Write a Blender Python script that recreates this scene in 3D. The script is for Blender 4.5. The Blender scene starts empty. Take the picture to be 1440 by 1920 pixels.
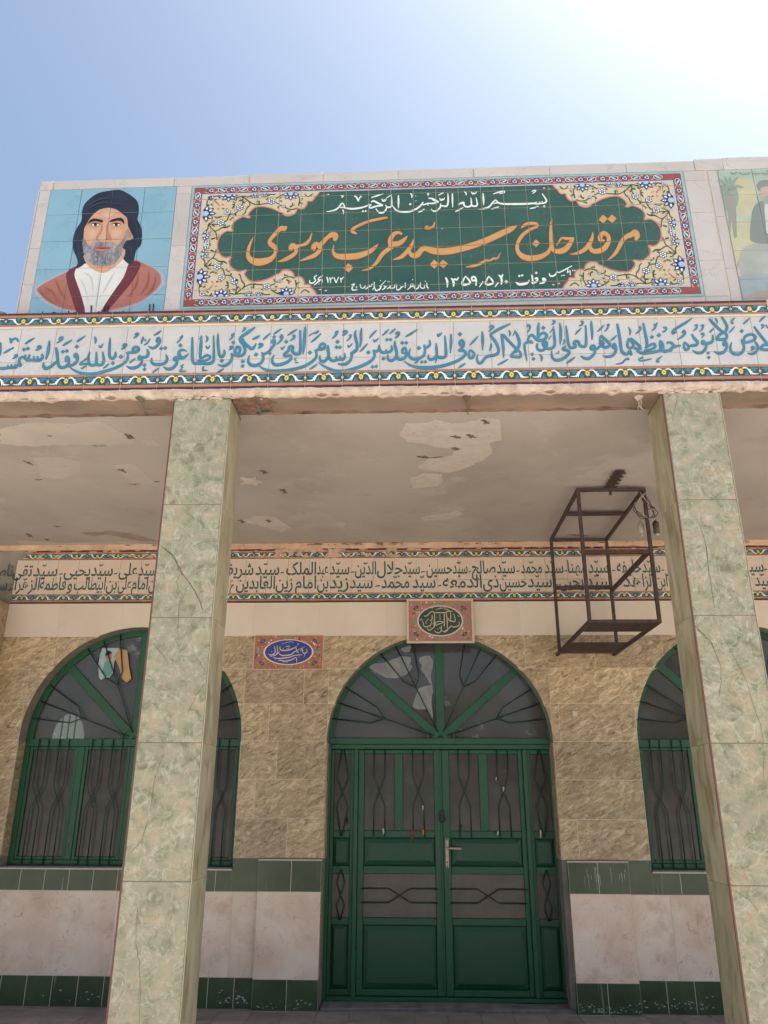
import bpy, bmesh, math, random, unicodedata
from mathutils import Vector, Matrix
from mathutils.geometry import tessellate_polygon
random.seed(7)
R = math.radians
sc = bpy.context.scene
COL = sc.collection

# ---------------------------------------------------------------- camera
F_PX, CX, CY, EYE = 1458.0, 720.0, 960.0, 1.6
_z = Vector((14, 3935, -F_PX)).normalized()
_d = Vector((54, -540, -F_PX)); _d -= _z * _d.dot(_z); _d.normalize()
_x = _d.cross(_z)
ROT = Matrix((_x, _d, _z))                       # camera space -> world space
cam = bpy.data.cameras.new('camera'); camo = bpy.data.objects.new('camera', cam); COL.objects.link(camo)
cam.sensor_fit = 'VERTICAL'; cam.sensor_height = 36; cam.lens = F_PX / 1920 * 36
cam.clip_end = 1000
camo.matrix_world = Matrix.Translation((0, 0, EYE)) @ ROT.to_4x4()
sc.camera = camo
# ---------------------------------------------------------------- sky, sun, exposure
SUN_EL, SUN_AZ = 68.0, 80.0                      # behind the building, to the right (azimuth from +Y towards +X)
W = bpy.data.worlds.new('World'); sc.world = W; W.use_nodes = True
nt = W.node_tree
sky = nt.nodes.new('ShaderNodeTexSky'); sky.sky_type = 'NISHITA'; sky.sun_disc = False
sky.sun_elevation = R(SUN_EL); sky.sun_rotation = R(SUN_AZ)
sky.dust_density = 4.2; sky.air_density = 0.9; sky.ozone_density = 0.6; sky.altitude = 200
wb = nt.nodes.new('ShaderNodeMix'); wb.data_type = 'RGBA'; wb.blend_type = 'MULTIPLY'; wb.inputs[0].default_value = 1; wb.inputs[7].default_value = (.93, .985, .94, 1)   # white balance
nt.links.new(sky.outputs[0], wb.inputs[6]); nt.links.new(wb.outputs[2], nt.nodes['Background'].inputs[0])
nt.nodes['Background'].inputs[1].default_value = 0.125
sun = bpy.data.lights.new('sun', 'SUN'); suno = bpy.data.objects.new('sun', sun); COL.objects.link(suno)
sun.energy = 5.0; sun.angle = R(0.53); sun.color = (1.0, 0.955, 0.88)
sdir = Vector((math.sin(R(SUN_AZ)) * math.cos(R(SUN_EL)), math.cos(R(SUN_AZ)) * math.cos(R(SUN_EL)), math.sin(R(SUN_EL))))
suno.rotation_euler = sdir.to_track_quat('Z', 'Y').to_euler()
suno.location = sdir * 30
vs = sc.view_settings; vs.view_transform = 'Standard'; vs.look = 'None'; vs.gamma = 1; vs.use_curve_mapping = False
vs.exposure = 1.05
sc.cycles.max_bounces = 8; sc.cycles.diffuse_bounces = 5

# ---------------------------------------------------------------- helpers
YB, YP, YC, YW, YD = 4.27, 4.39, 4.29, 7.30, 7.50     # frieze, parapet, column, back wall, door planes

def ray(px, py): return ROT @ Vector((px - CX, CY - py, -F_PX))
def at(px, py, Y):
    r = ray(px, py); t = Y / r.y
    return (r.x * t, EYE + r.z * t)
def atz(px, py, Z):
    r = ray(px, py); t = (Z - EYE) / r.z
    return (r.x * t, r.y * t)
def lin(c): return c / 12.92 if c <= .04045 else ((c + .055) / 1.055) ** 2.4
def A(r, g, b, k=1.35, v=.02):
    return tuple(max(.004, (lin(q / 255) - v) * k) for q in (r, g, b))

def empty(name, loc, label, cat, group=None, rot=None):
    o = bpy.data.objects.new(name, None); COL.objects.link(o); o.location = loc; o.empty_display_size = .1
    if rot: o.rotation_euler = rot
    tag(o, label, cat, group); return o
def tag(o, label=None, cat=None, group=None, kind=None):
    for k, v in (('label', label), ('category', cat), ('group', group), ('kind', kind)):
        if v: o[k] = v
    return o
def link(name, me, parent=None, loc=(0, 0, 0), rot=None):
    o = bpy.data.objects.new(name, me); COL.objects.link(o)
    if parent is not None: o.parent = parent
    o.location = loc
    if rot: o.rotation_euler = rot
    return o
def mesh_from(bm, name, mats, smooth=False):
    me = bpy.data.meshes.new(name); bm.normal_update(); bm.to_mesh(me); bm.free()
    for m in (mats if isinstance(mats, (list, tuple)) else [mats]): me.materials.append(m)
    if smooth:
        for p in me.polygons: p.use_smooth = True
    return me

ORG = {}
def org_of(p): return Vector((0, 0, 0)) if p is None else ORG.get(p.name, p.location)
# ---- materials
MATS = {}
def mat(name, cols, rough=.5, scale=3., bump=0., detail=6., stretch=(1, 1, 1), per_object=True, spots=None,
        spec=.5, distort=0., rot=0., vein=None, bscale=None, roughvar=0., streak=None, island=0.):
    if name in MATS: return MATS[name]
    m = bpy.data.materials.new(name); m.use_nodes = True; t = m.node_tree; N = t.nodes; L = t.links
    bs = N['Principled BSDF']; bs.inputs['Roughness'].default_value = rough
    bs.inputs['Specular IOR Level'].default_value = spec
    if not isinstance(cols[0], (tuple, list)): cols = [cols]
    tc = N.new('ShaderNodeTexCoord'); mp = N.new('ShaderNodeMapping'); mp.inputs['Scale'].default_value = stretch
    oi = N.new('ShaderNodeObjectInfo')
    ad = N.new('ShaderNodeVectorMath'); ad.operation = 'MULTIPLY_ADD'
    L.new(oi.outputs['Random'], ad.inputs[0]); ad.inputs[1].default_value = (37, 53, 71) if per_object else (0, 0, 0)
    m0 = N.new('ShaderNodeMapping'); m0.inputs['Rotation'].default_value = (0, rot, 0)
    L.new(tc.outputs['Object'], m0.inputs['Vector']); L.new(m0.outputs[0], ad.inputs[2]); L.new(ad.outputs[0], mp.inputs['Vector'])
    vec = mp.outputs[0]
    nz = N.new('ShaderNodeTexNoise'); nz.inputs['Scale'].default_value = scale; nz.inputs['Detail'].default_value = detail
    nz.inputs['Roughness'].default_value = .6; nz.inputs['Distortion'].default_value = distort
    L.new(vec, nz.inputs['Vector'])
    cr = N.new('ShaderNodeValToRGB'); e = cr.color_ramp.elements
    n = len(cols)
    if n == 1:
        c = cols[0]; cols = [tuple(q * .94 for q in c), tuple(min(1, q * 1.05) for q in c)]; n = 2
    lo, hi = .32, .68
    e[0].position = lo; e[0].color = (*cols[0], 1); e[1].position = hi; e[1].color = (*cols[-1], 1)
    for i in range(1, n - 1):
        q = e.new(lo + (hi - lo) * i / (n - 1)); q.color = (*cols[i], 1)
    L.new(nz.outputs['Fac'], cr.inputs['Fac']); out = cr.outputs['Color']
    def mixc(fac, colour, base, strength=1.):
        mx = N.new('ShaderNodeMix'); mx.data_type = 'RGBA'
        mu = N.new('ShaderNodeMath'); mu.operation = 'MULTIPLY'; mu.inputs[1].default_value = strength
        L.new(fac, mu.inputs[0]); L.new(mu.outputs[0], mx.inputs[0]); L.new(base, mx.inputs[6]); mx.inputs[7].default_value = (*colour, 1)
        return mx.outputs[2]
    def ramp(src, a, b, inv=False):
        r = N.new('ShaderNodeMapRange'); r.inputs[1].default_value = a; r.inputs[2].default_value = b
        r.inputs[3].default_value = 1. if inv else 0.; r.inputs[4].default_value = 0. if inv else 1.
        L.new(src, r.inputs[0]); return r.outputs[0]
    for v in (vein or []):           # (colour, scale, width, strength)
        n2 = N.new('ShaderNodeTexNoise'); n2.inputs['Scale'].default_value = v[1]; n2.inputs['Detail'].default_value = 5
        n2.inputs['Distortion'].default_value = 1.2
        L.new(vec, n2.inputs['Vector'])
        s = N.new('ShaderNodeMath'); s.operation = 'SUBTRACT'; s.inputs[1].default_value = .5; L.new(n2.outputs['Fac'], s.inputs[0])
        ab = N.new('ShaderNodeMath'); ab.operation = 'ABSOLUTE'; L.new(s.outputs[0], ab.inputs[0])
        out = mixc(ramp(ab.outputs[0], 0, v[2], True), v[0], out, v[3])
    for s_ in (spots or []):          # (colour, scale, threshold, softness, strength)
        n3 = N.new('ShaderNodeTexNoise'); n3.inputs['Scale'].default_value = s_[1]; n3.inputs['Detail'].default_value = 7
        n3.inputs['Roughness'].default_value = .65
        L.new(vec, n3.inputs['Vector'])
        out = mixc(ramp(n3.outputs['Fac'], s_[2], s_[2] + s_[3]), s_[0], out, s_[4])
    if streak:                        # vertical drips: (colour, scale, threshold, strength)
        m2 = N.new('ShaderNodeMapping'); m2.inputs['Scale'].default_value = (1, 1, .06); L.new(ad.outputs[0], m2.inputs['Vector'])
        n4 = N.new('ShaderNodeTexNoise'); n4.inputs['Scale'].default_value = streak[1]; n4.inputs['Detail'].default_value = 4
        L.new(m2.outputs[0], n4.inputs['Vector'])
        out = mixc(ramp(n4.outputs['Fac'], streak[2], streak[2] + .08), streak[0], out, streak[3])
    if island:
        ml = N.new('ShaderNodeHueSaturation'); r = ramp(oi.outputs['Random'], 0, 1)
        mr = N.new('ShaderNodeMapRange'); mr.inputs[3].default_value = 1 - island; mr.inputs[4].default_value = 1 + island
        L.new(oi.outputs['Random'], mr.inputs[0]); L.new(mr.outputs[0], ml.inputs['Value']); L.new(out, ml.inputs['Color']); out = ml.outputs[0]
    L.new(out, bs.inputs['Base Color'])
    if roughvar:
        r = N.new('ShaderNodeMapRange'); r.inputs[3].default_value = rough - roughvar; r.inputs[4].default_value = rough + roughvar
        r.inputs[1].default_value = .3; r.inputs[2].default_value = .7
        L.new(nz.outputs['Fac'], r.inputs[0]); L.new(r.outputs[0], bs.inputs['Roughness'])
    if bump:
        nb = N.new('ShaderNodeTexNoise'); nb.inputs['Scale'].default_value = bscale or scale * 3; nb.inputs['Detail'].default_value = 5
        L.new(vec, nb.inputs['Vector'])
        bp = N.new('ShaderNodeBump'); bp.inputs['Strength'].default_value = min(1, bump); bp.inputs['Distance'].default_value = .01 * bump
        L.new(nb.outputs['Fac'], bp.inputs['Height']); L.new(bp.outputs[0], bs.inputs['Normal'])
    MATS[name] = m; return m

white_t = mat('white_glazed_tile', [(.50, .485, .48), (.56, .545, .54)], .28, 2.5, .06, spots=[((.48, .44, .42), 5, .62, .2, .12)], island=.025, roughvar=.05)
marble_w = mat('white_marble_slab', [(.46, .42, .405), (.53, .49, .475)], .4, 2, .05, vein=[((.36, .32, .31), 1.4, .006, .55)], spots=[((.45, .40, .37), 4, .6, .2, .4)], island=.05)
grout = mat('grout', [(.50, .44, .39), (.58, .52, .47)], .9, 20, .3)
grout_d = mat('dark_grout', [(.16, .13, .11), (.24, .2, .17)], .9, 20, .3)
letter_b = mat('blue_lettering', [(.042, .185, .275), (.062, .235, .34)], .3, 14, 0)
letter_d = mat('lettering_edge', (.09, .13, .17), .35)
orange = mat('orange_lettering', [(.52, .26, .085), (.58, .30, .11)], .3, 8)
orange_e = mat('orange_lettering_edge', (.30, .10, .05), .35)
white_p = mat('white_paint_print', (.72, .76, .74), .3)
green_p = mat('dark_green_glaze', [(.026, .078, .058), (.038, .10, .075)], .25, 3, .04, roughvar=.06)
cream = mat('cream_glaze', [(.52, .43, .28), (.60, .50, .35)], .3, 5)
red_b = mat('brick_red_glaze', [(.24, .05, .045), (.31, .08, .06)], .3, 9)
cyan_b = mat('turquoise_glaze', [(.17, .42, .47), (.24, .50, .55)], .3, 9)
lblue = mat('pale_blue_glaze', (.36, .50, .62), .3)
navy = mat('navy_glaze', (.025, .035, .15), .3)
vine = mat('vine_green_glaze', (.035, .07, .03), .3)
rose = mat('rose_glaze', (.50, .16, .14), .3)
pinkw = mat('pale_pink_glaze', (.72, .55, .50), .3)
brown_o = mat('orange_brown_glaze', [(.36, .15, .08), (.46, .22, .13)], .3, 10)
purple = mat('purple_glaze', [(.06, .022, .03), (.085, .032, .04)], .3, 10)
bgreen = mat('border_green_glaze', (.035, .075, .055), .3)
bblue = mat('border_blue_glaze', (.055, .19, .28), .3)
yellow = mat('yellow_glaze', (.68, .56, .10), .3)
ibox = dict(island=.05)
ivory_t = mat('ivory_tile', [(.60, .50, .40), (.66, .56, .455)], .35, 2, .05, spots=[((.5, .4, .3), 5, .62, .2, .4)], island=.04)
inner_t = mat('inner_white_tile', [(.56, .44, .36), (.62, .50, .42)], .35, 2, .05, island=.03)
lett_i = mat('dark_teal_lettering', (.03, .08, .08), .4)
peach = mat('peach_plaster', [(.46, .28, .18), (.62, .42, .29)], .85, 6, .4, spots=[((.22, .12, .08), 9, .62, .05, .8)])
stone_t = mat('brown_marble_tile', [(.17, .115, .058), (.34, .24, .13), (.44, .32, .185), (.62, .48, .31)], .33, 8.0, .05, stretch=(1., 1, 2.6), distort=1.6, island=.2, detail=10,
              vein=[((.72, .58, .42), 4.2, .014, .6), ((.17, .11, .05), 3.1, .016, .55), ((.74, .62, .46), 9, .01, .4)], spots=[((.17, .14, .06), 2.6, .56, .15, .5), ((.66, .50, .36), 16, .57, .1, .45)], roughvar=.07, rot=R(27))
pink_t = mat('pink_stone_tile', [(.66, .465, .36), (.77, .58, .46), (.83, .68, .56)], .35, 3, .04, island=.04,
             vein=[((.20, .14, .12), 5, .006, .55)], spots=[((.70, .62, .56), 8, .58, .2, .5), ((.42, .28, .21), 5, .56, .12, .4)])
green_t = mat('green_dado_tile', [(.026, .050, .020), (.048, .078, .034)], .28, 5, .05, island=.12, streak=((.30, .33, .27), 26, .665, .5),
              spots=[((.3, .32, .28), 30, .73, .03, .5)])
onyx = mat('pale_green_onyx_tile', [(.18, .175, .10), (.25, .245, .16), (.30, .285, .20), (.365, .315, .215), (.40, .305, .20)], .3, 13., .04, detail=12, distort=.5, roughvar=.08, island=.05,
           vein=[((.27, .16, .09), 1.6, .0045, .75), ((.50, .48, .39), 3.2, .008, .5), ((.52, .52, .42), 8, .02, .5)], spots=[((.33, .20, .12), 6.0, .66, .07, .5), ((.19, .225, .15), 6.5, .56, .10, .5), ((.52, .50, .41), 17, .58, .10, .5), ((.48, .32, .21), 9, .60, .08, .5)])
onyx_s = mat('olive_onyx_side_tile', [(.22, .19, .11), (.36, .32, .21), (.45, .40, .28)], .32, 6, .04, stretch=(1, 1, .3), distort=1.4, vein=[((.18, .12, .05), 3, .02, .5)])
plast = mat('ceiling_plaster', [(.355, .305, .27), (.41, .36, .32), (.46, .405, .365)], .9, .9, .25, per_object=False, bscale=5,
            spots=[((.50, .445, .395), 1.5, .58, .04, .4), ((.27, .21, .17), 2.6, .60, .12, .35), ((.52, .47, .42), 7, .66, .03, .35), ((.2, .15, .115), 5, .72, .015, .6), ((.28, .22, .18), .7, .52, .3, .4)], detail=9)
plast_l = mat('bare_plaster_patch', [(.48, .42, .37), (.56, .50, .45)], .95, 12, .8, spots=[((.2, .15, .11), 20, .66, .04, .6)], bscale=60)
plast_d = mat('dark_flaked_plaster', [(.10, .075, .06), (.20, .15, .12)], .95, 20, .6)
conc = mat('raw_beam_plaster', [(.20, .145, .11), (.31, .235, .19)], .95, 4, .7, per_object=False, spots=[((.36, .17, .11), 6, .60, .05, .4), ((.08, .06, .045), 9, .66, .04, .7), ((.10, .14, .085), 2.2, .66, .08, .5)], stretch=(.5, 1, 1))
mortar = mat('crumbling_mortar', [(.40, .31, .26), (.62, .52, .45)], .95, 14, 1.0, spots=[((.2, .13, .1), 12, .62, .06, .6)])
wallpl = mat('grey_reveal_plaster', [(.20, .17, .14), (.27, .235, .20)], .8, 5, .3, per_object=False)
door_g = mat('green_door_paint', [(.007, .066, .027), (.010, .086, .037)], .5, 3, .12, roughvar=.1, spots=[((.07, .19, .12), 20, .64, .05, .4), ((.004, .02, .012), 7, .60, .1, .5), ((.25, .22, .17), 45, .74, .02, .5)], bscale=40)
door_p = mat('green_panel_paint', [(.005, .050, .021), (.008, .066, .029)], .48, 3, .12, roughvar=.1, spots=[((.03, .11, .07), 30, .70, .04, .4)], bscale=40)
iron_g = mat('green_iron_paint', (.006, .038, .022), .45)
glass = mat('frosted_pane', [(.040, .035, .032), (.075, .066, .058)], .22, 5, .12, bscale=90, spec=.35, spots=[((.22, .2, .2), 9, .68, .04, .35)])
glass_f = mat('dusty_fanlight_pane', [(.07, .063, .06), (.12, .11, .105)], .06, 2.2, .02, spec=.7, spots=[((.33, .33, .33), 3, .62, .03, .45), ((.055, .05, .045), 2, .6, .06, .55)])
rust = mat('rusty_steel', [(.035, .022, .02), (.075, .045, .04)], .75, 20, .4)
brass = mat('worn_aluminium', [(.36, .27, .20), (.5, .4, .32)], .35, 20); 
black = mat('black_iron', (.012, .011, .010), .5)
redb = mat('red_brown_corner_bead', (.16, .05, .045), .5)
pale = mat('pale_trim', (.56, .52, .44), .5)
paper = mat('brown_cardboard', [(.42, .24, .11), (.50, .31, .16)], .9, 8, .3)
floor_m = mat('porch_floor_tile', [(.24, .20, .18), (.34, .29, .26)], .6, 7, .2, island=.12)
yard = mat('courtyard_paving', [(.50, .45, .38), (.58, .53, .455)], .9, .6, .3, per_object=False)
crack_m = mat('dark_crack', (.10, .075, .055), .9)

# ---- mesh building
def box_bm(bm, x0, x1, y0, y1, z0, z1, mi=0):
    v = [bm.verts.new(p) for p in ((x0, y0, z0), (x1, y0, z0), (x1, y1, z0), (x0, y1, z0), (x0, y0, z1), (x1, y0, z1), (x1, y1, z1), (x0, y1, z1))]
    for f in ((0, 1, 5, 4), (1, 2, 6, 5), (2, 3, 7, 6), (3, 0, 4, 7), (4, 5, 6, 7), (3, 2, 1, 0)):
        bm.faces.new([v[i] for i in f]).material_index = mi
def box(name, parent, x0, x1, y0, y1, z0, z1, m, bev=0., org=None):
    org = org if org is not None else org_of(parent)
    c = Vector(((x0 + x1) / 2, (y0 + y1) / 2, (z0 + z1) / 2))
    bm = bmesh.new(); box_bm(bm, x0 - c.x, x1 - c.x, y0 - c.y, y1 - c.y, z0 - c.z, z1 - c.z)
    if bev: bmesh.ops.bevel(bm, geom=bm.edges[:], offset=bev, segments=1, affect='EDGES')
    return link(name, mesh_from(bm, name, m), parent, c - Vector(org))
TILE = {}
def tile_obj(name, parent, x0, x1, Y, z0, z1, m, t=.008, org=None, gap=.0015, jit=.0003):
    org = Vector(org if org is not None else org_of(parent))
    w, h = x1 - x0 - 2 * gap, z1 - z0 - 2 * gap
    k = (round(w, 3), round(h, 3), round(t, 4), m.name)
    if k not in TILE:
        bm = bmesh.new(); box_bm(bm, -w / 2, w / 2, 0, t, -h / 2, h / 2)
        es = [e for e in bm.edges if all(v.co.y < 1e-6 for v in e.verts)]
        bmesh.ops.bevel(bm, geom=es, offset=min(.0015, w / 6), segments=1, affect='EDGES')
        TILE[k] = mesh_from(bm, name, m)
    c = Vector(((x0 + x1) / 2, Y + random.uniform(-jit, jit), (z0 + z1) / 2))
    return link(name, TILE[k], parent, c - org, (random.uniform(-.0006, .0006) * 1, 0, random.uniform(-.001, .001)))
def tile_grid(name, parent, Y, xs, zs, m, skip=None, **k):
    for i in range(len(xs) - 1):
        for j in range(len(zs) - 1):
            if skip and skip(xs[i], xs[i + 1], zs[j], zs[j + 1]): continue
            tile_obj(name, parent, xs[i], xs[i + 1], Y, zs[j], zs[j + 1], m, **k)
def frange(a, b, s):
    o = [a]
    while o[-1] + s < b - .02: o.append(o[-1] + s)
    o.append(b); return o

def tube_bm(bm, pts, r, n=6, mi=0, cap=True):
    pts = [Vector(p) for p in pts]; rings = []
    for i, p in enumerate(pts):
        d = (pts[min(i + 1, len(pts) - 1)] - pts[max(i - 1, 0)]).normalized()
        a = d.cross(Vector((0, 1, 0)));
        if a.length < .1: a = d.cross(Vector((1, 0, 0)))
        a.normalize(); b = d.cross(a)
        rr = r[i] if isinstance(r, (list, tuple)) else r
        rings.append([bm.verts.new(p + a * rr * math.cos(2 * math.pi * k / n) + b * rr * math.sin(2 * math.pi * k / n)) for k in range(n)])
    for A_, B_ in zip(rings, rings[1:]):
        for k in range(n):
            f = bm.faces.new((A_[k], A_[(k + 1) % n], B_[(k + 1) % n], B_[k])); f.smooth = True; f.material_index = mi
    if cap: bm.faces.new(rings[0][::-1]); bm.faces.new(rings[-1])
def tube(name, parent, pts, r, m, n=6):
    org = org_of(parent)
    bm = bmesh.new(); c = Vector(pts[0]); tube_bm(bm, [Vector(p) - c for p in pts], r, n)
    return link(name, mesh_from(bm, name, m), parent, c - Vector(org))

# ---- flat glazed print: polygons laid on a vertical plane, cut at the tile joints
def catmull(P, k=4):
    if len(P) < 3: 
        return [tuple(P[0][c] + (P[1][c] - P[0][c]) * i / 3 for c in range(3)) for i in range(4)]
    Q = [P[0]] + P + [P[-1]]; o = []
    for i in range(1, len(Q) - 2):
        p0, p1, p2, p3 = Q[i - 1:i + 3]
        for s in range(k):
            t = s / k; t2 = t * t; t3 = t2 * t
            o.append(tuple(.5 * (2 * p1[c] + (p2[c] - p0[c]) * t + (2 * p0[c] - 5 * p1[c] + 4 * p2[c] - p3[c]) * t2 + (3 * p1[c] - p0[c] - 3 * p2[c] + p3[c]) * t3) for c in range(3)))
    o.append(P[-1]); return o
def parse(s):
    out = []
    for st in s.split(';'):
        tk = st.split()
        if not tk: continue
        if tk[0] == 'D':
            out.append(('D', [float(q) for q in tk[1].split(',')])); continue
        w = 20.; P = []
        for q in tk:
            c = [float(v) for v in q.split(',')]
            if len(c) > 2: w = c[2]
            P.append((c[0], c[1], w))
        out.append(('S', P))
    return out
class Print:
    def __init__(s, name, parent, Y, mats, joints=None):
        s.n, s.p, s.Y, s.m, s.j = name, parent, Y, mats, joints; s.bm = bmesh.new(); s.k = 0; s.sid = s.bm.faces.layers.int.new('sid'); s.cur = 0; s.cell = 0
        s.org = Vector(org_of(parent))
    def lay(s, mi, off): s.mi, s.off = mi, off; return s
    def y(s): s.k += 1; return -s.off - (s.k % 60) * .00002
    def poly(s, pts, mi=None):
        y = s.y(); pts = pts[:]
        f = s.bm.faces.new([s.bm.verts.new((x, y, z)) for x, z in pts]); f.material_index = s.mi if mi is None else mi; f[s.sid] = s.cur
    def strip(s, P, f, grow=0., k=4):
        C = catmull(P, k); y = s.y(); pr = None; y -= 0
        for i, (x, z, w) in enumerate(C):
            a = C[max(i - 1, 0)]; b = C[min(i + 1, len(C) - 1)]
            dx, dz = b[0] - a[0], b[1] - a[1]; l = math.hypot(dx, dz) or 1
            nx, nz = -dz / l * (max(w, 1) / 2 + grow), dx / l * (max(w, 1) / 2 + grow)
            y -= .0000025
            L_ = f(x + nx, z + nz); R_ = f(x - nx, z - nz)
            cur = (s.bm.verts.new((L_[0], y, L_[1])), s.bm.verts.new((R_[0], y, R_[1])))
            if pr:
                q = s.bm.faces.new((pr[0], pr[1], cur[1], cur[0])); q.material_index = s.mi; q[s.sid] = s.cur
            pr = cur
    def strokes(s, text, f, grow=0., wk=1., k=4):
        for t, d in parse(text):
            s.cur += 1
            if t == 'S': s.strip([(a, b, c * wk) for a, b, c in d], f, grow, k)
            else:
                x, z, r = d; r = r / 2 + grow
                s.poly([f(*q) for q in ((x - r, z + r * .12), (x + r * .05, z + r * .92), (x + r, z - r * .1), (x - r * .05, z - r * .95))])
    def disc(s, x, z, r, n=12, rz=None, rot=0.):
        rz = rz or r; c, q = math.cos(rot), math.sin(rot)
        s.poly([(x + r * math.cos(a) * c - rz * math.sin(a) * q, z + r * math.cos(a) * q + rz * math.sin(a) * c) for a in (2 * math.pi * i / n for i in range(n))])
    def done(s):
        bm = s.bm
        bmesh.ops.recalc_face_normals(bm, faces=bm.faces[:])
        for f in bm.faces:
            f.normal_update()
            if f.normal.y > 0: f.normal_flip()
        # shift to the tile plane, relative to the parent
        for ax, vals, g in (s.j or []):
            for v in vals:
                for e in (-g, g):
                    co = Vector((v + e, 0, 0)) if ax == 'x' else Vector((0, 0, v + e))
                    no = (1, 0, 0) if ax == 'x' else (0, 0, 1)
                    bmesh.ops.bisect_plane(bm, geom=bm.verts[:] + bm.edges[:] + bm.faces[:], plane_co=co, plane_no=no, dist=1e-6)
        dead = []
        for f in bm.faces:
            c = f.calc_center_median()
            for ax, vals, g in (s.j or []):
                q = c.x if ax == 'x' else c.z
                if any(abs(q - v) < g * .98 for v in vals): dead.append(f); break
        if dead: bmesh.ops.delete(bm, geom=list(set(dead)), context='FACES')
        for v in bm.verts:
            v.co = Vector((v.co.x - s.org.x, s.Y + v.co.y - s.org.y, v.co.z - s.org.z))
        if not s.cell: return link(s.n, mesh_from(bm, s.n, s.m), s.p)
        par_ = {}                       # one object per connected group of strokes
        def fd(i):
            par_.setdefault(i, i)
            while par_[i] != i: i = par_[i]
            return i
        seen = {}
        for f in bm.faces:
            for v in list(f.verts) + [None]:
                c = v.co if v else f.calc_center_median()
                for dx in (0, .5):
                    key = (dx, math.floor(c.x / s.cell + dx), math.floor(c.z / s.cell + dx))
                    if key in seen: par_[fd(f[s.sid])] = fd(seen[key])
                    else: seen[key] = f[s.sid]
        groups = {}
        for f in bm.faces: groups.setdefault(fd(f[s.sid]), []).append(f)
        for g in groups.values():
            nb_ = bmesh.new(); mp_ = {}
            for f in g:
                vv = []
                for v in f.verts:
                    if v not in mp_: mp_[v] = nb_.verts.new(v.co)
                    vv.append(mp_[v])
                try: nb_.faces.new(vv).material_index = f.material_index
                except ValueError: pass
            c = sum((v.co for v in nb_.verts), Vector()) / len(nb_.verts)
            for v in nb_.verts: v.co -= c
            link(s.n, mesh_from(nb_, s.n, s.m), s.p, c)
        bm.free()

# slices of a wall with arched openings, extruded into real thickness
def arch_fn(cx, a, zs, b):
    return lambda x: (zs + b * math.sqrt(max(0, 1 - ((x - cx) / a) ** 2))) if abs(x - cx) < a else None
DOOR = (.245, 1.02, 2.098, .968); WINL = (-2.585, 1.03, 2.12, 1.03); WINR = (3.045, 1.03, 2.12, 1.03)
OPEN = [(DOOR, 0.), (WINL, 1.04), (WINR, 1.04)]
def arch_samples(x0, x1):
    xs = {x0, x1}
    for (c, a, zs, b), sill in OPEN:
        for i in range(41):
            x = c - a * math.cos(math.pi * i / 40)
            if x0 < x < x1: xs.add(x)
        for e in (c - a, c + a):
            for d in (-1e-5, 1e-5):
                if x0 < e + d < x1: xs.add(e + d)
    return sorted(xs)
def arch_at(x):
    for (c, a, zs, b), sill in OPEN:
        if abs(x - c) < a: return zs + b * math.sqrt(max(0, 1 - ((x - c) / a) ** 2)), sill
    return None
def extrude_y(bm, t):
    r = bmesh.ops.extrude_face_region(bm, geom=bm.faces[:])
    vs_ = [g for g in r['geom'] if isinstance(g, bmesh.types.BMVert)]
    bmesh.ops.translate(bm, vec=(0, t, 0), verts=vs_)
    bmesh.ops.recalc_face_normals(bm, faces=bm.faces[:])
def wall_tile(name, parent, x0, x1, z0, z1, Y, m, t=.008, gap=.0015):
    """rectangular tile, cut to the arches where it meets them"""
    x0 += gap; x1 -= gap; z0 += gap; z1 -= gap
    touch = any(x1 > c - a and x0 < c + a and z0 < zs + b and z1 > sill for (c, a, zs, b), sill in OPEN)
    if not touch: return tile_obj(name, parent, x0 - gap, x1 + gap, Y, z0 - gap, z1 + gap, m, t=t, gap=gap)
    xs = arch_samples(x0, x1); bm = bmesh.new(); cx_, cz = (x0 + x1) / 2, (z0 + z1) / 2; n = 0; prev = None
    for xa, xb in zip(xs, xs[1:]):
        xm = (xa + xb) / 2
        if xb - xa < 5e-5: prev = None; continue
        am = arch_at(xm)
        if am is None: la = lb = z0
        else:
            qa = arch_at(xa + 2e-6) or am; qb = arch_at(xb - 2e-6) or am
            la, lb = max(z0, qa[0]), max(z0, qb[0])
        if la >= z1 - 1e-4 and lb >= z1 - 1e-4: continue
        la, lb = min(la, z1 - 1e-4), min(lb, z1 - 1e-4)
        v = [bm.verts.new((a_ - cx_, 0, b_ - cz)) for a_, b_ in ((xa, la), (xb, lb), (xb, z1), (xa, z1))]
        bm.faces.new(v); n += 1
    if not n: bm.free(); return None
    bmesh.ops.remove_doubles(bm, verts=bm.verts[:], dist=2e-5)
    extrude_y(bm, t)
    return link(name, mesh_from(bm, name, m), parent, Vector((cx_, Y, cz)) - org_of(parent))

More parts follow.
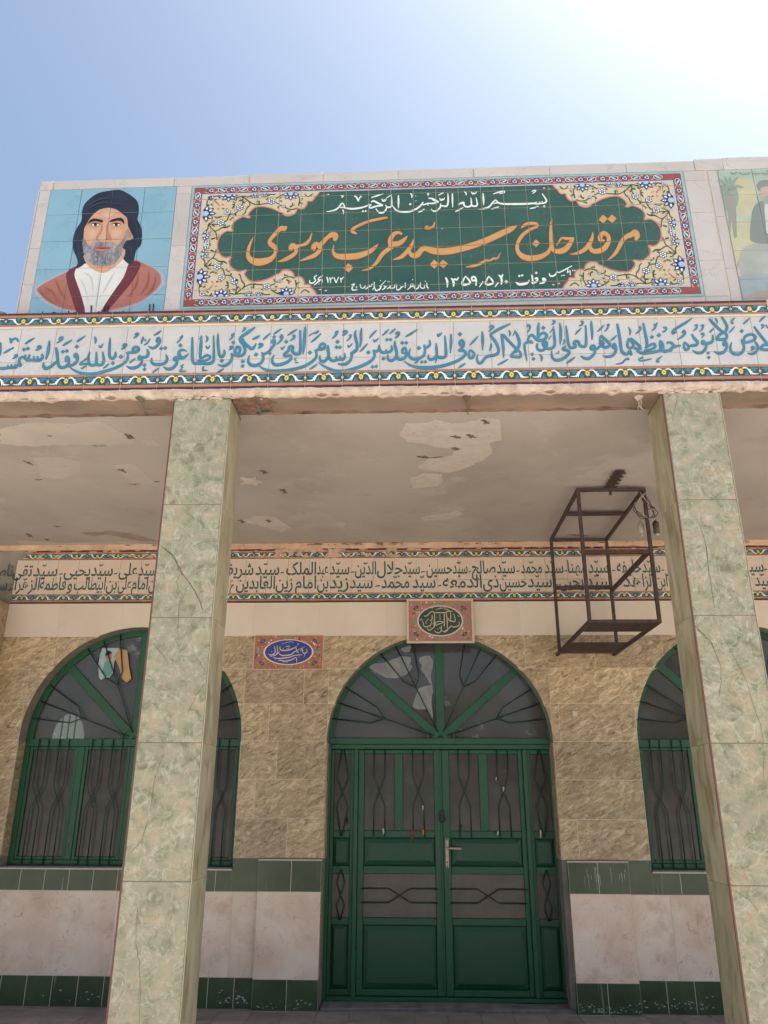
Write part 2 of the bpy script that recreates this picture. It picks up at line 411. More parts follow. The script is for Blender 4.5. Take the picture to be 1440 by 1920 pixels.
# ================================================================ SETTING
def struct_box(name, x0, x1, y0, y1, z0, z1, m):
    o = box(name, None, x0, x1, y0, y1, z0, z1, m); tag(o, kind='structure'); return o
bm = bmesh.new(); box_bm(bm, -150, 150, -150, 150, -.4, -.016)
o = link('courtyard_ground', mesh_from(bm, 'courtyard_ground', yard)); tag(o, kind='structure')
floor = struct_box('porch_floor', -7, 7, 4.0, 9.5, -.014, -.008, grout_d)
struct_box('porch_paving', -7, 7, 2.6, 6.415, -.012, .0, mat('pale_porch_paving', [(.42, .36, .30), (.52, .45, .38)], .7, 2, .2, per_object=False))
tile_grid_x = frange(-3.9, 3.9, .26)
for j, (y0, y1) in enumerate(((6.42, 6.68), (6.68, 6.94), (6.94, 7.2), (7.2, 7.46))):
    for i in range(len(tile_grid_x) - 1):
        x0, x1 = tile_grid_x[i], tile_grid_x[i + 1]
        bm = bmesh.new(); k = ('floor', round(x1 - x0, 3))
        if k not in TILE:
            box_bm(bm, -(x1 - x0) / 2 + .002, (x1 - x0) / 2 - .002, -.128, .128, -.008, 0)
            TILE[k] = mesh_from(bm, 'floor_tile', floor_m)
        else: bm.free()
        link('floor_tile', TILE[k], floor, Vector(((x0 + x1) / 2, (y0 + y1) / 2, random.uniform(-.001, .001))) - floor.location, (random.uniform(-.002, .002), 0, 0))

# ================================================================ BACK WALL
wall = empty('porch_wall', (0, YW, 0), 'tiled back wall of the porch, brown marble above green and pink dado, with three arched openings', 'wall')
X0, X1 = -7.0, 7.0
xs = arch_samples(X0, X1); bm = bmesh.new()
for xa, xb in zip(xs, xs[1:]):
    if xb - xa < 5e-5: continue
    xm = (xa + xb) / 2; am = arch_at(xm)
    def quad(l0, l1, h0, h1):
        bm.faces.new([bm.verts.new(p) for p in ((xa, 0, l0), (xb, 0, l1), (xb, 0, h1), (xa, 0, h0))])
    if am is None: quad(0, 0, 1.04, 1.04); quad(1.04, 1.04, 4.0, 4.0)
    else:
        qa = arch_at(xa + 2e-6) or am; qb = arch_at(xb - 2e-6) or am
        if am[1] > 0: quad(0, 0, am[1], am[1])
        quad(qa[0], qb[0], 4.0, 4.0)
bmesh.ops.remove_doubles(bm, verts=bm.verts[:], dist=2e-5)
extrude_y(bm, .24)
link('wall_core', mesh_from(bm, 'wall_core', wallpl), wall, (0, .009, 0))
bedp = mat('pale_grout_bed', [(.56, .48, .38), (.64, .56, .46)], .9, 20, .2)
wall_tile('grout_bed', wall, -3.92, 4.4, 1.126, 3.383, YW + .0011, bedp, t=.0069, gap=0)
for q in ((-3.92, -1.556, .002, 1.029), (-1.553, -1.326, .002, 1.12), (1.812, 2.013, .002, 1.12), (2.016, 4.4, .002, 1.029)):
    box('grout_bed', wall, q[0], q[1], YW + .0011, YW + .008, q[2], q[3], bedp)
# joints: brown marble rows
rows = [(1.125, 1.448), (1.448, 1.772), (1.772, 2.1), (2.1, 2.43), (2.43, 2.752), (2.752, 3.06)]
offs = [(-.04, 1.42), (.28, 1.0), (-.1, 1.2), (.22, 1.33), (.05, 1.02), (0.0, 0.0)]
for r, (z0, z1) in enumerate(rows):
    if r == 5: xj = [-3.92 + .0] + [-1.49 - .635 * k for k in range(3, -1, -1)] + [-.85, -.21, .42, 1.06, 1.70, 2.33, 2.97, 3.6, 4.3]
    else:
        xj = [-3.92, -3.62] + frange(-1.55, -.765, .62 if r % 2 else .55)[:-1] + [-.766]
        xj = [-3.92, -3.615, -2.98, -2.35, -1.93, -1.555, -1.555 + offs[r][0] + (.0 if offs[r][0] < 0 else 0) + .35 if r % 2 == 0 else -1.555 + .55, -.772]
        xj = sorted(set([-3.92, -3.615, -2.98, -2.35, -1.93, -1.555, [-1.10, -1.40, -1.22, -1.31, -1.0][r], -.772, -.3, .3, .9, 1.268 if z1 < 2.2 else 1.262, offs[r][1], 2.015, 2.6, 3.2, 4.07, 4.4]))
    for a_, b_ in zip(xj, xj[1:]):
        if b_ - a_ < .02: continue
        wall_tile('marble_tile', wall, a_, b_, z0, z1, YW, stone_t)
# small off-white plaster chip seen right of the door arch is a sticker, see below
for a_, b_ in zip(*[[-3.92, -3.41, -2.785, -2.15, -1.51, -.878, -.244, .39, 1.03, 1.664, 2.30, 2.93, 3.57, 4.4][i:] for i in (0, 1)]):
    wall_tile('ivory_tile', wall, a_, b_, 3.06, 3.385, YW, ivory_t)
def dado_row(x0, x1, z0, z1, w, m, Y, n='dado_tile', off=0.):
    xj = [x0] + [x0 + off + w * k for k in range(0 if off else 1, 60) if x0 + off + w * k < x1 - .03] + [x1]
    for a_, b_ in zip(xj, xj[1:]): tile_obj(n, wall, a_, b_, Y, z0, z1, m, gap=.002)
# recessed dado under the windows
dado_row(-3.92, -1.555, .862, 1.03, .213, green_t, YW, off=.09); dado_row(-1.555, -1.325, .862, 1.122, .3, green_t, YW)
dado_row(-3.92, -1.325, .224, .862, 1.0, pink_t, YW, 'pink_tile', .38); dado_row(-3.92, -1.325, .0, .224, .217, green_t, YW, off=.05)
dado_row(2.015, 4.4, .862, 1.03, .232, green_t, YW); dado_row(1.81, 2.015, .862, 1.122, .3, green_t, YW)
dado_row(1.81, 4.4, .235, .862, .8, pink_t, YW, 'pink_tile', .33); dado_row(1.81, 4.4, .0, .235, .225, green_t, YW)
# the two door piers whose dado stands 6 cm proud
for px0, px1, js, pj in ((-1.322, -.782, [-1.04], []), (1.303, 1.808, [1.55], [])):
    box('pier_core', wall, px0 + .0011, px1 - .0011, 7.2411, 7.307, 0, 1.1105, bedp)
    for z0, z1, m, jj in ((0, .224, green_t, js), (.224, .87, pink_t, pj), (.87, 1.112, green_t, js)):
        xj = [px0] + jj + [px1]
        for a_, b_ in zip(xj, xj[1:]): tile_obj('dado_tile' if m is green_t else 'pink_tile', wall, a_, b_, 7.24, z0, z1, m, gap=.002)
    box('pier_cap', wall, px0 - .004, px1 + .004, 7.236, 7.30, 1.1125, 1.121, pale, .001)
    xi = px1 - .0105 if px0 < 0 else px0 + .0105
    for z0, z1, m in ((0, .224, green_t), (.224, .87, stone_t), (.87, 1.108, green_t)):   # side returns and door jambs
        xo = (px1 - .009, px1 - .001) if px0 < 0 else (px0 + .001, px0 + .009)
        box('jamb_tile', wall, xo[0], xo[1], 7.2495, 7.50, z0 + .002, z1 - .002, m)
for z0, z1 in rows[:3]:
    for xa, xb in ((-.774, -.766), (1.258, 1.266)):
        box('jamb_tile', wall, xa, xb, 7.3085, 7.50, max(z0, 1.123) + .002, min(z1, 2.09) - .002, stone_t)
    for xa, xb in ((-3.618, -3.610), (-1.562, -1.554), (2.012, 2.020)):
        box('jamb_tile', wall, xa, xb, 7.3085, 7.44, z0 + .002, z1 - .002, stone_t)
for xa, xb in ((-3.61, -1.56), (2.02, 4.06)):
    box('window_sill', wall, xa - .0, xb + .0, 7.292, 7.47, 1.0305, 1.0385, marble_w, .001)
    box('sill_tile', wall, xa + .01, xb - .01, 7.3085, 7.45, 1.039, 1.047, wallpl)
    box('sill_trim', wall, xa, xb, 7.288, 7.2915, 1.028, 1.038, pale)
# plaster cove over the inscription
bm = bmesh.new(); N_ = 160; top = []; bot = []
for i in range(N_ + 1):
    x = -4.2 + 8.6 * i / N_
    bot.append(bm.verts.new((x, random.uniform(-.004, .002), 3.925 + random.uniform(-.004, .004)))); top.append(bm.verts.new((x, random.uniform(-.01, .0), 3.979)))
for i in range(N_): bm.faces.new((bot[i], bot[i + 1], top[i + 1], top[i]))
extrude_y(bm, .02)
link('plaster_cove', mesh_from(bm, 'plaster_cove', peach), wall, Vector((0, 7.287, 0)) - wall.location)
sp = Print('flaked_plaster', wall, 7.274, [plast_d]); sp.lay(0, .0005)
for i in range(46):
    x = random.choice((random.uniform(-1.0, 0.9), random.uniform(-3.5, 3.3))); z = random.uniform(3.955, 3.975); w = random.uniform(.008, .05)
    sp.poly([(x + w * math.cos(a) * random.uniform(.5, 1), z + .006 * math.sin(a) * random.uniform(.4, 1.2)) for a in (math.pi * 2 * q / 8 for q in range(8))])
sp.done()
# left end wall projecting towards the street
endw = empty('end_wall', (-4.4, 7.0, 0), 'brown marble end wall projecting at the far left of the porch', 'wall')
box('wall_core', endw, -7, -3.93, 6.86, 7.29, 0, 3.379, wallpl)
for r, z in enumerate([0, .224, .86, 1.125, 1.448, 1.772, 2.1, 2.43, 2.752, 3.06]):
    z1 = [.224, .86, 1.125, 1.448, 1.772, 2.1, 2.43, 2.752, 3.06, 3.38][r]; m = green_t if r in (0, 2) else pink_t if r == 1 else stone_t
    box('side_tile', endw, -3.929, -3.921, 6.862, 7.299, z + .002, z1 - .002, m)
    for a_ in (-4.6, -5.2): box('front_tile', endw, a_ + .002, a_ + (.672 if a_ > -5 else .6) - .002, 6.85, 6.858, z + .002, z1 - .002, m)

# ================================================================ PORTICO ROOF
roof = empty('portico_roof', (0, 5.7, 3.98), 'flat concrete porch roof with stained peeling plaster ceiling above the columns', 'roof')
box('ceiling_slab', roof, -7, 9, 4.53, 12, 3.981, 4.40, plast)
box('edge_beam', roof, -7, 9, 4.285, 4.53, 3.972, 4.55, conc)
box('beam_core', roof, -7, 9, 4.2725, 4.2845, 4.01, 4.59, grout)
bm = bmesh.new(); N_ = 420; a0 = []; a1 = []; a2 = []
for i in range(N_ + 1):          # ragged mortar edge under the tiles
    x = -4.2 + 8.6 * i / N_; n = (math.sin(x * 9) + math.sin(x * 23 + 1) + math.sin(x * 57 + 2)) / 3
    y = 4.258 + .006 * n + random.uniform(-.003, .003)
    a0.append(bm.verts.new((x, y, 4.012))); a1.append(bm.verts.new((x, y - random.uniform(0, .003), 3.992 + .006 * n))); a2.append(bm.verts.new((x, 4.275 + .03 * abs(n) + random.uniform(0, .012), 3.968 + .004 * n)))
for i in range(N_): bm.faces.new((a1[i], a1[i + 1], a0[i + 1], a0[i])); bm.faces.new((a2[i], a2[i + 1], a1[i + 1], a1[i]))
extrude_y(bm, .02)
link('mortar_edge', mesh_from(bm, 'mortar_edge', mortar), roof, -roof.location)
bm = bmesh.new(); N_ = 300; a0 = []; a1 = []; a2 = []
for i in range(N_ + 1):          # broken inner arris of the beam
    x = -4.2 + 8.6 * i / N_; n = (math.sin(x * 7 + 2) + math.sin(x * 19) + math.sin(x * 43 + 1)) / 3
    dpt = .004 + .012 * max(0, n) + random.uniform(0, .004)
    a0.append(bm.verts.new((x, 4.50 + .02 * n, 3.9715))); a1.append(bm.verts.new((x, 4.53 + random.uniform(-.004, .006), 3.9715 - dpt * .4))); a2.append(bm.verts.new((x, 4.545 + .02 * abs(n), 3.9805)))
for i in range(N_): bm.faces.new((a0[i], a0[i + 1], a1[i + 1], a1[i])); bm.faces.new((a1[i], a1[i + 1], a2[i + 1], a2[i]))
bmesh.ops.recalc_face_normals(bm, faces=bm.faces[:])
link('broken_arris', mesh_from(bm, 'broken_arris', mat('arris_plaster', [(.14, .09, .07), (.33, .20, .15)], .95, 7, .7, per_object=False, spots=[((.05, .035, .03), 5, .58, .05, .8)])), roof, -roof.location)
def catmull3(P):
    C = [(sum(p[0] for p in P) / len(P)), (sum(p[1] for p in P) / len(P))]; o = []
    for i in range(len(P)):
        a, b = P[i], P[(i + 1) % len(P)]
        for f in (0, .25, .5, .75):
            k = random.uniform(.55, 1.05) if f else random.uniform(.8, 1)
            o.append((C[0] + (a[0] + (b[0] - a[0]) * f - C[0]) * k, C[1] + (a[1] + (b[1] - a[1]) * f - C[1]) * k))
    return o
def ceil_patch(name, pts, m, dz=.002, jag=.03, parent=roof):
    P = [atz(x, y, 3.98) for x, y in pts]; out = []
    if len(pts) < 6: P = [tuple(c) for c in catmull3(P)]
    for i in range(len(P)):
        p, q = Vector((*P[i], 0)), Vector((*P[(i + 1) % len(P)], 0)); n = max(2, int((q - p).length / .02))
        for k in range(n):
            r = p.lerp(q, k / n); out.append((r.x + random.uniform(-jag, jag) * (.22 if jag > .02 else .5), r.y + random.uniform(-jag, jag) * (.22 if jag > .02 else .5)))
    bm = bmesh.new(); vv = [bm.verts.new((x - parent.location.x, y - parent.location.y, 3.981 - dz - parent.location.z)) for x, y in out]
    for t_ in tessellate_polygon([[Vector((x, y, 0)) for x, y in out]]):
        try: bm.faces.new([vv[i] for i in t_])
        except ValueError: pass
    for v in [v for v in bm.verts if not v.link_faces]: bm.verts.remove(v)
    r = bmesh.ops.extrude_face_region(bm, geom=bm.faces[:]); bmesh.ops.translate(bm, vec=(0, 0, .004), verts=[g for g in r['geom'] if isinstance(g, bmesh.types.BMVert)])
    bmesh.ops.recalc_face_normals(bm, faces=bm.faces[:])
    return link(name, mesh_from(bm, name, m), parent)
k2 = 580 / 1440.
cp = lambda *q: [(420 + x * k2, 700 + y * k2) for x, y in q]
ceil_patch('bare_patch', cp((815, 285), (850, 235), (950, 230), (985, 215), (1060, 235), (1160, 225), (1200, 208), (1285, 215), (1290, 310), (1235, 325), (1250, 375), (1190, 410), (1100, 450), (1040, 462), (960, 452), (900, 440), (950, 400), (1060, 385), (1080, 350), (1000, 345), (940, 330), (860, 320)), plast_l)
ceil_patch('bare_patch', cp((865, 490), (930, 468), (1010, 470), (1020, 500), (990, 525), (880, 535)), plast_l)
ceil_patch('bare_patch', cp((915, 672), (1000, 660), (1090, 643), (1112, 655), (1040, 680), (930, 685)), plast_l)
ceil_patch('bare_patch', cp((75, 480), (150, 480), (180, 510), (150, 525), (75, 520)), plast_l)
ceil_patch('bare_patch', cp((70, 690), (150, 665), (240, 670), (310, 720), (270, 738), (180, 712)), plast_l)
ceil_patch('bare_patch', cp((505, 695), (560, 693), (585, 706), (545, 716)), plast_l)
for q in ((1050, 290, 1110, 300), (1120, 285, 1180, 298), (1190, 215, 1240, 232), (890, 385, 960, 392), (950, 395, 1020, 388), (1050, 345, 1100, 355), (165, 455, 210, 464), (255, 540, 300, 556), (190, 682, 225, 690), (60, 683, 110, 692)):
    ceil_patch('dark_flake', cp((q[0], q[1]), ((q[0] + q[2]) / 2, q[1] - 4), (q[2], q[3]), ((q[0] + q[2]) / 2, q[3] + 5)), plast_d, .003, .02)
lp = lambda *q: [(x / 3., 700 + y / 3.) for x, y in q]
for q in (((690, 338), (740, 345), (762, 370), (720, 372)), ((655, 540), (690, 535), (712, 560)), ((130, 490), (160, 497), (190, 518), (150, 505)), ((300, 858), (345, 860), (320, 866)),
          ((140, 895), (170, 905), (190, 922), (160, 920)), ((245, 930), (280, 932), (265, 942)), ((500, 405), (600, 404), (560, 411)), ((265, 348), (300, 350), (280, 357)), ((720, 620), (790, 622), (750, 628)),
          ((860, 607), (900, 606), (880, 613)), ((190, 595), (240, 597), (210, 601))):
    ceil_patch('dark_flake', lp(*q), plast_d, .003, .012)
for q in (((450, 895), (560, 890), (640, 885), (760, 905), (880, 940), (800, 945), (700, 925), (600, 905), (520, 915)),):
    ceil_patch('flaked_paint', lp(*q), mat('thin_flaked_paint', [(.28, .215, .17), (.36, .28, .23)], .95, 9, .5), .003, .05)
for q in (((190, 480), (330, 475), (450, 500), (450, 560), (350, 595), (240, 585)), ((640, 515), (740, 505), (790, 540), (840, 585), (860, 620), (740, 615), (690, 570)), ((780, 372), (870, 372), (920, 410), (820, 412)),
          ((90, 940), (200, 945), (340, 955), (560, 950), (700, 950), (860, 965), (860, 980), (130, 982)), ((0, 310), (200, 275), (400, 290), (560, 265), (640, 300), (700, 345), (780, 395), (560, 408), (400, 400), (180, 412), (0, 395))):
    ceil_patch('worn_paint', lp(*q), mat('worn_ceiling_paint', [(.45, .39, .34), (.52, .455, .40)], .95, 3, .3, spots=[((.2, .15, .12), 9, .66, .04, .4)]), .0015, .05)
rp = lambda *q: [(960 + x / 3., 700 + y / 3.) for x, y in q]
ceil_patch('dark_flake', rp((300, 906), (400, 905), (440, 912), (360, 918)), mat('rust_stain', [(.22, .10, .07), (.34, .2, .15)], .95, 20), .002, .03)
ceil_patch('dark_flake', rp((395, 783), (450, 785), (500, 790), (420, 797)), plast_d, .003, .015)
# crumbled corner beside the left column head
ceil_patch('broken_plaster', [(436, 744), (500, 741), (520, 752), (505, 762), (470, 775), (452, 770)], mat('broken_brick', [(.14, .08, .055), (.34, .2, .15)], .95, 26, 1.), .016, .08)
ceil_patch('broken_plaster', [(455, 768), (500, 763), (515, 768), (480, 774)], mat('green_stain', [(.02, .07, .04), (.05, .12, .07)], .9, 10), .012, .02)
# twisted wire stubs hanging from the beam
for i, (px, py, lab) in enumerate(((263, 748, 'rusty wire stub hanging from the beam left of the left column'), (483, 748, 'rusty wire stub hanging beside the head of the left column'), (876, 745, 'dark rusty wire stub hanging at the middle of the beam'), (1198, 745, 'pale bent wire stub hanging near the head of the right column'))):
    x, y = atz(px, py, 3.97); y = min(y, 4.46)
    t = empty('wire_stub', (x, y, 3.97), lab, 'wire', 'wire stubs under the beam')
    for k in range(3):
        P = [Vector((x + random.uniform(-.01, .01), y - .03 + .02 * k, 3.975))]
        for j in range(6): P.append(P[-1] + Vector((random.uniform(-.008, .016), .012 + random.uniform(-.006, .01), -.009 + random.uniform(-.007, .004))))
        tube('wire', t, P, .003, plast_d if i < 3 else mortar, 5)
    bm = bmesh.new()
    for q in range(9): 
        a_ = 2 * math.pi * q / 9; bm.verts.new((.028 * math.cos(a_) * random.uniform(.6, 1.3), .03 * math.sin(a_) * random.uniform(.6, 1.3) - .01, random.uniform(-.006, .0)))
    for q in range(9): bm.verts.ensure_lookup_table()
    c_ = bm.verts.new((0, .02, -.016)); bm.verts.ensure_lookup_table()
    for q in range(9): bm.faces.new((bm.verts[q], bm.verts[(q + 1) % 9], c_))
    link('torn_plaster', mesh_from(bm, 'torn_plaster', plast_d if i < 3 else mortar), t)
lump, ly = (-2.70, 4.33), 4.60
bm = bmesh.new(); bmesh.ops.create_icosphere(bm, subdivisions=3, radius=.06)
for v in bm.verts: v.co *= 1 + .10 * math.sin(v.co.x * 60) * math.cos(v.co.z * 50); v.co.z *= .75
o = link('clay_lump', mesh_from(bm, 'clay_lump', mat('brown_clay', [(.12, .08, .06), (.2, .14, .10)], .95, 8, .6), True), None, (-2.74, 4.36, 4.63)); tag(o, 'brown clay lump on the ledge at the left end of the parapet', 'lump')

# ================================================================ COLUMNS
def column(x0, x1, lab, cracks):
    t = empty('porch_column', ((x0 + x1) / 2, 4.44, 0), lab, 'column', 'square columns of the porch')
    y0, y1 = YC, 4.60
    box('column_core', t, x0 + .0011, x1 - .0011, y0 + .0011, y1 - .0011, 0, 3.975, mat('column_grout', (.17, .145, .10), .9, 20))
    zj = [-.0, .53, 1.21, 1.885, 2.565, 3.25, 3.955]
    for a_, b_ in zip(zj, zj[1:]):
        tile_obj('front_tile', t, x0 + .004, x1 - .004, y0, a_, b_, onyx, gap=.0018)
        for xs_, xe in ((x0, x0 + .008), (x1 - .008, x1)):
            box('side_tile', t, xs_, xe, y0 + .0085, y1, a_ + .001, b_ - .001, onyx_s)
        box('back_tile', t, x0 + .009, x1 - .009, y1 - .008, y1, a_ + .001, b_ - .001, onyx_s)
    box('corner_bead', t, x0 - .003, x0 + .003, y0 - .0015, y0 + .008, 0, 3.95, redb)
    box('corner_bead', t, x1 - .003, x1 + .0005, y0 - .001, y0 + .008, 0, 3.95, mat('onyx_bead', (.42, .39, .30), .5))
    pr = Print('crack', t, y0, [crack_m]); pr.lay(0, .0006)
    for X_, Y_, s_, txt in cracks:
        for kind, P in parse(txt):
            Q = []
            for a_, b_ in zip(P, P[1:]):
                for k in range(4):
                    f = k / 4; Q.append((a_[0] + (b_[0] - a_[0]) * f + random.uniform(-2, 2), a_[1] + (b_[1] - a_[1]) * f + random.uniform(-2, 2), a_[2]))
            Q.append(P[-1]); pr.strip(Q, lambda x, y: at(X_ + x / s_, Y_ + y / s_, YC))
    pr.done()
    m = bmesh.new()                       # crumbly mortar round the column head
    for i in range(26):
        a_ = random.uniform(x0 - .01, x1 + .03); r_ = random.uniform(.006, .018)
        g = bmesh.ops.create_icosphere(m, subdivisions=1, radius=r_, matrix=Matrix.Translation((a_, y0 - .004 + random.uniform(-.004, .012), 3.967 + random.uniform(-.012, .008))) @ Matrix.Diagonal((1.8, .7, .7, 1)))
    for v in m.verts: v.co += Vector([random.uniform(-.003, .003) for _ in range(3)]) - t.location
    link('mortar_collar', mesh_from(m, 'mortar_collar', mortar), t)
    return t
column(-1.477, -1.120, 'square column faced in pale green onyx, in front of the left window', [
    (0, 700, 3., '905,970,3 950,1005 985,1050 1000,1090 1025,1140;1090,975,1.6 1130,950 1230,942'),
    (0, 1020, 3.789, '1145,15,4.5 1240,90 1290,200 1370,310 1420,400 1440,470;1280,210,2.5 1255,270 1270,330 1300,370;1330,300,2.5 1310,360 1275,420 1270,480 1262,640'),
    (0, 1560, 2.3226, '600,330,1.5 590,480 605,560 612,680 608,836'),
    (0, 1120, 3.1304, '900,270,2 960,340 985,390;1210,490,2 1150,580 1100,690;960,920,2 910,1060 880,1250;860,1330,2.5 830,1430 770,1500')])
column(1.556, 1.905, 'square column faced in pale green onyx, right of the hanging steel cage', [
    (960, 700, 3., '1040,820,2 1075,910 1100,1010 1105,1140;930,130,1.4 900,280;1110,400,1.4 1180,460 1220,500'),
    (1020, 1180, 3.4286, '985,0,2.5 1080,100 1135,230 1140,340 1125,430;1150,50,1.6 1230,190 1300,330 1350,500 1400,640 1415,800 1410,950 1435,1080'),
    (1060, 1020, 3.789, '995,0,3 1010,110 1040,320 1058,455;910,575,4 970,630 1040,700 1060,758'),
    (1020, 1560, 3.4286, '1215,370,2.5 1320,440 1380,510;1420,740,1.5 1440,800')])

# ================================================================ INSCRIPTION FRIEZE ON THE BEAM
TW, TH = .2345, .105
def ell(c, r1, r2, n=9): return [(c[0] + r1 * math.cos(2 * math.pi * i / n), c[1] + r2 * math.sin(2 * math.pi * i / n)) for i in range(n)]
def border_tile_mesh(name, w, h, flip, dull=0):
    """one painted border tile: dark green field with white scrolls, blue leaves and a yellow flower between orange and purple stripes"""
    bm = bmesh.new(); g = .0015
    box_bm(bm, -w / 2 + g, w / 2 - g, 0, .009, -h / 2 + g, h / 2 - g, 0)
    sx, sz = w / 725., h / 275.
    cnt = [0]
    def T(x, y):
        z = (137.5 - y) * sz * (-1 if flip else 1); return (max(-w / 2 + g, min(w / 2 - g, (x - 362.5) * sx)), max(-h / 2 + g, min(h / 2 - g, z)))
    def P(pts, mi, lift):
        cnt[0] += 1; y = -.0004 - lift - cnt[0] * .00001
        f = bm.faces.new([bm.verts.new((a, y, b)) for a, b in (T(*q) for q in pts)]); f.material_index = mi
        f.normal_update()
        if f.normal.y > 0: f.normal_flip()
    def S(pts, mi, lift):
        C = catmull([tuple(p) for p in pts], 3)
        for (a, b, c), (d, e, f_) in zip(C, C[1:]):
            dx, dy = d - a, e - b; l = math.hypot(dx, dy) or 1; nx, ny = -dy / l, dx / l
            P([(a + nx * c / 2, b + ny * c / 2), (d + nx * f_ / 2, e + ny * f_ / 2), (d - nx * f_ / 2, e - ny * f_ / 2), (a - nx * c / 2, b - ny * c / 2)], mi, lift)
    P([(0, 0), (725, 0), (725, 38), (0, 38)], 1, 0); P([(0, 180), (725, 180), (725, 226), (0, 226)], 1, 0)
    P([(0, 38), (725, 38), (725, 180), (0, 180)], 2, 0); P([(0, 226), (725, 226), (725, 275), (0, 275)], 3, 0)
    for s in (1, -1):
        X = lambda x: 362.5 + s * (x - 362.5)
        P([(X(a), b) for a, b in ((555, 60), (620, 45), (690, 55), (700, 75), (650, 82), (640, 110), (605, 118), (585, 90))], 4, .0001)
        P([(X(a), b) for a, b in ((560, 50), (600, 40), (560, 70))], 4, .0001)
        P([(X(a), b) for a, b in ((470, 105), (500, 140), (510, 172), (425, 174), (440, 140))], 4, .0001)
        S([(X(a), b, c) for a, b, c in ((400, 62, 18), (450, 50, 20), (500, 70, 26), (530, 115, 26), (575, 142, 24), (620, 152, 18), (690, 148, 8))], 5, .0003)
        P([(X(a), b) for a, b in ((505, 70), (560, 78), (540, 100), (585, 108), (555, 132), (525, 125))], 5, .0002)
        P([(X(a), b) for a, b in ((520, 120), (540, 172), (556, 140), (575, 172), (585, 140))], 5, .0002)
    P([(362.5 + 50 * math.cos(a) * (1 if i % 2 else .72), 105 + 52 * math.sin(a) * (1 if i % 2 else .72)) for i, a in enumerate(2 * math.pi * q / 12 + .26 for q in range(12))], 6, .0006)
    P(ell((362.5, 105), 16, 16, 7), 1, .0008)
    for x in (0, 725): P([(x + (1 if x == 0 else -1) * 24 * math.sin(a), 108 - 24 * math.cos(a)) for a in (math.pi * q / 6 for q in range(7))], 7, .0004)
    return mesh_from(bm, name, [bgreen, brown_o, bgreen, purple, bblue, white_p, yellow, pinkw])
frieze = empty('inscription_frieze', (0, YB, 4.3), 'white tile frieze along the beam with large blue calligraphy between painted floral borders', 'inscription')
bt_top, bt_bot = border_tile_mesh('border_tile', TW, TH, True), border_tile_mesh('border_tile', TW, .122, False)
ORG[frieze.name] = Vector((0, YB, 4.3))
n0 = -8
for i in range(n0, 20):
    x0 = -2.407 + TW * i
    link('border_tile', bt_top, frieze, Vector((x0 + TW / 2, YB - .006 + random.uniform(-.0008, .0008), 4.5475)) - ORG[frieze.name], (0, random.uniform(-.003, .003), 0))
    x0 = -2.2935 + TW * i
    link('border_tile', bt_bot, frieze, Vector((x0 + TW / 2, YB - .002 + random.uniform(-.0008, .0008), 4.073)) - ORG[frieze.name], (0, random.uniform(-.003, .003), 0))
box('grout_bed', frieze, -4.17, 4.25, YB - .0045, YB + .0008, 4.4955, 4.5995, grout)
box('grout_bed', frieze, -4.17, 4.25, YB - .0006, YB + .0010, 4.0125, 4.1335, grout)
box('ledge_trim', frieze, -4.2, 4.25, YB - .012, YB + .008, 4.4835, 4.4945, pale, .002)
box('grout_bed', frieze, -4.17, 4.25, YB + .0011, YB + .0065, 4.136, 4.481, mat('brown_grout', (.30, .24, .21), .9, 20))
XJ = [-2.2935 + TW * i for i in range(-8, 29)]
for a_, b_ in zip(XJ, XJ[1:]):
    for z0, z1 in ((4.1345, 4.231), (4.231, 4.483)): tile_obj('white_tile', frieze, a_, b_, YB, z0, z1, white_t, gap=.0013)
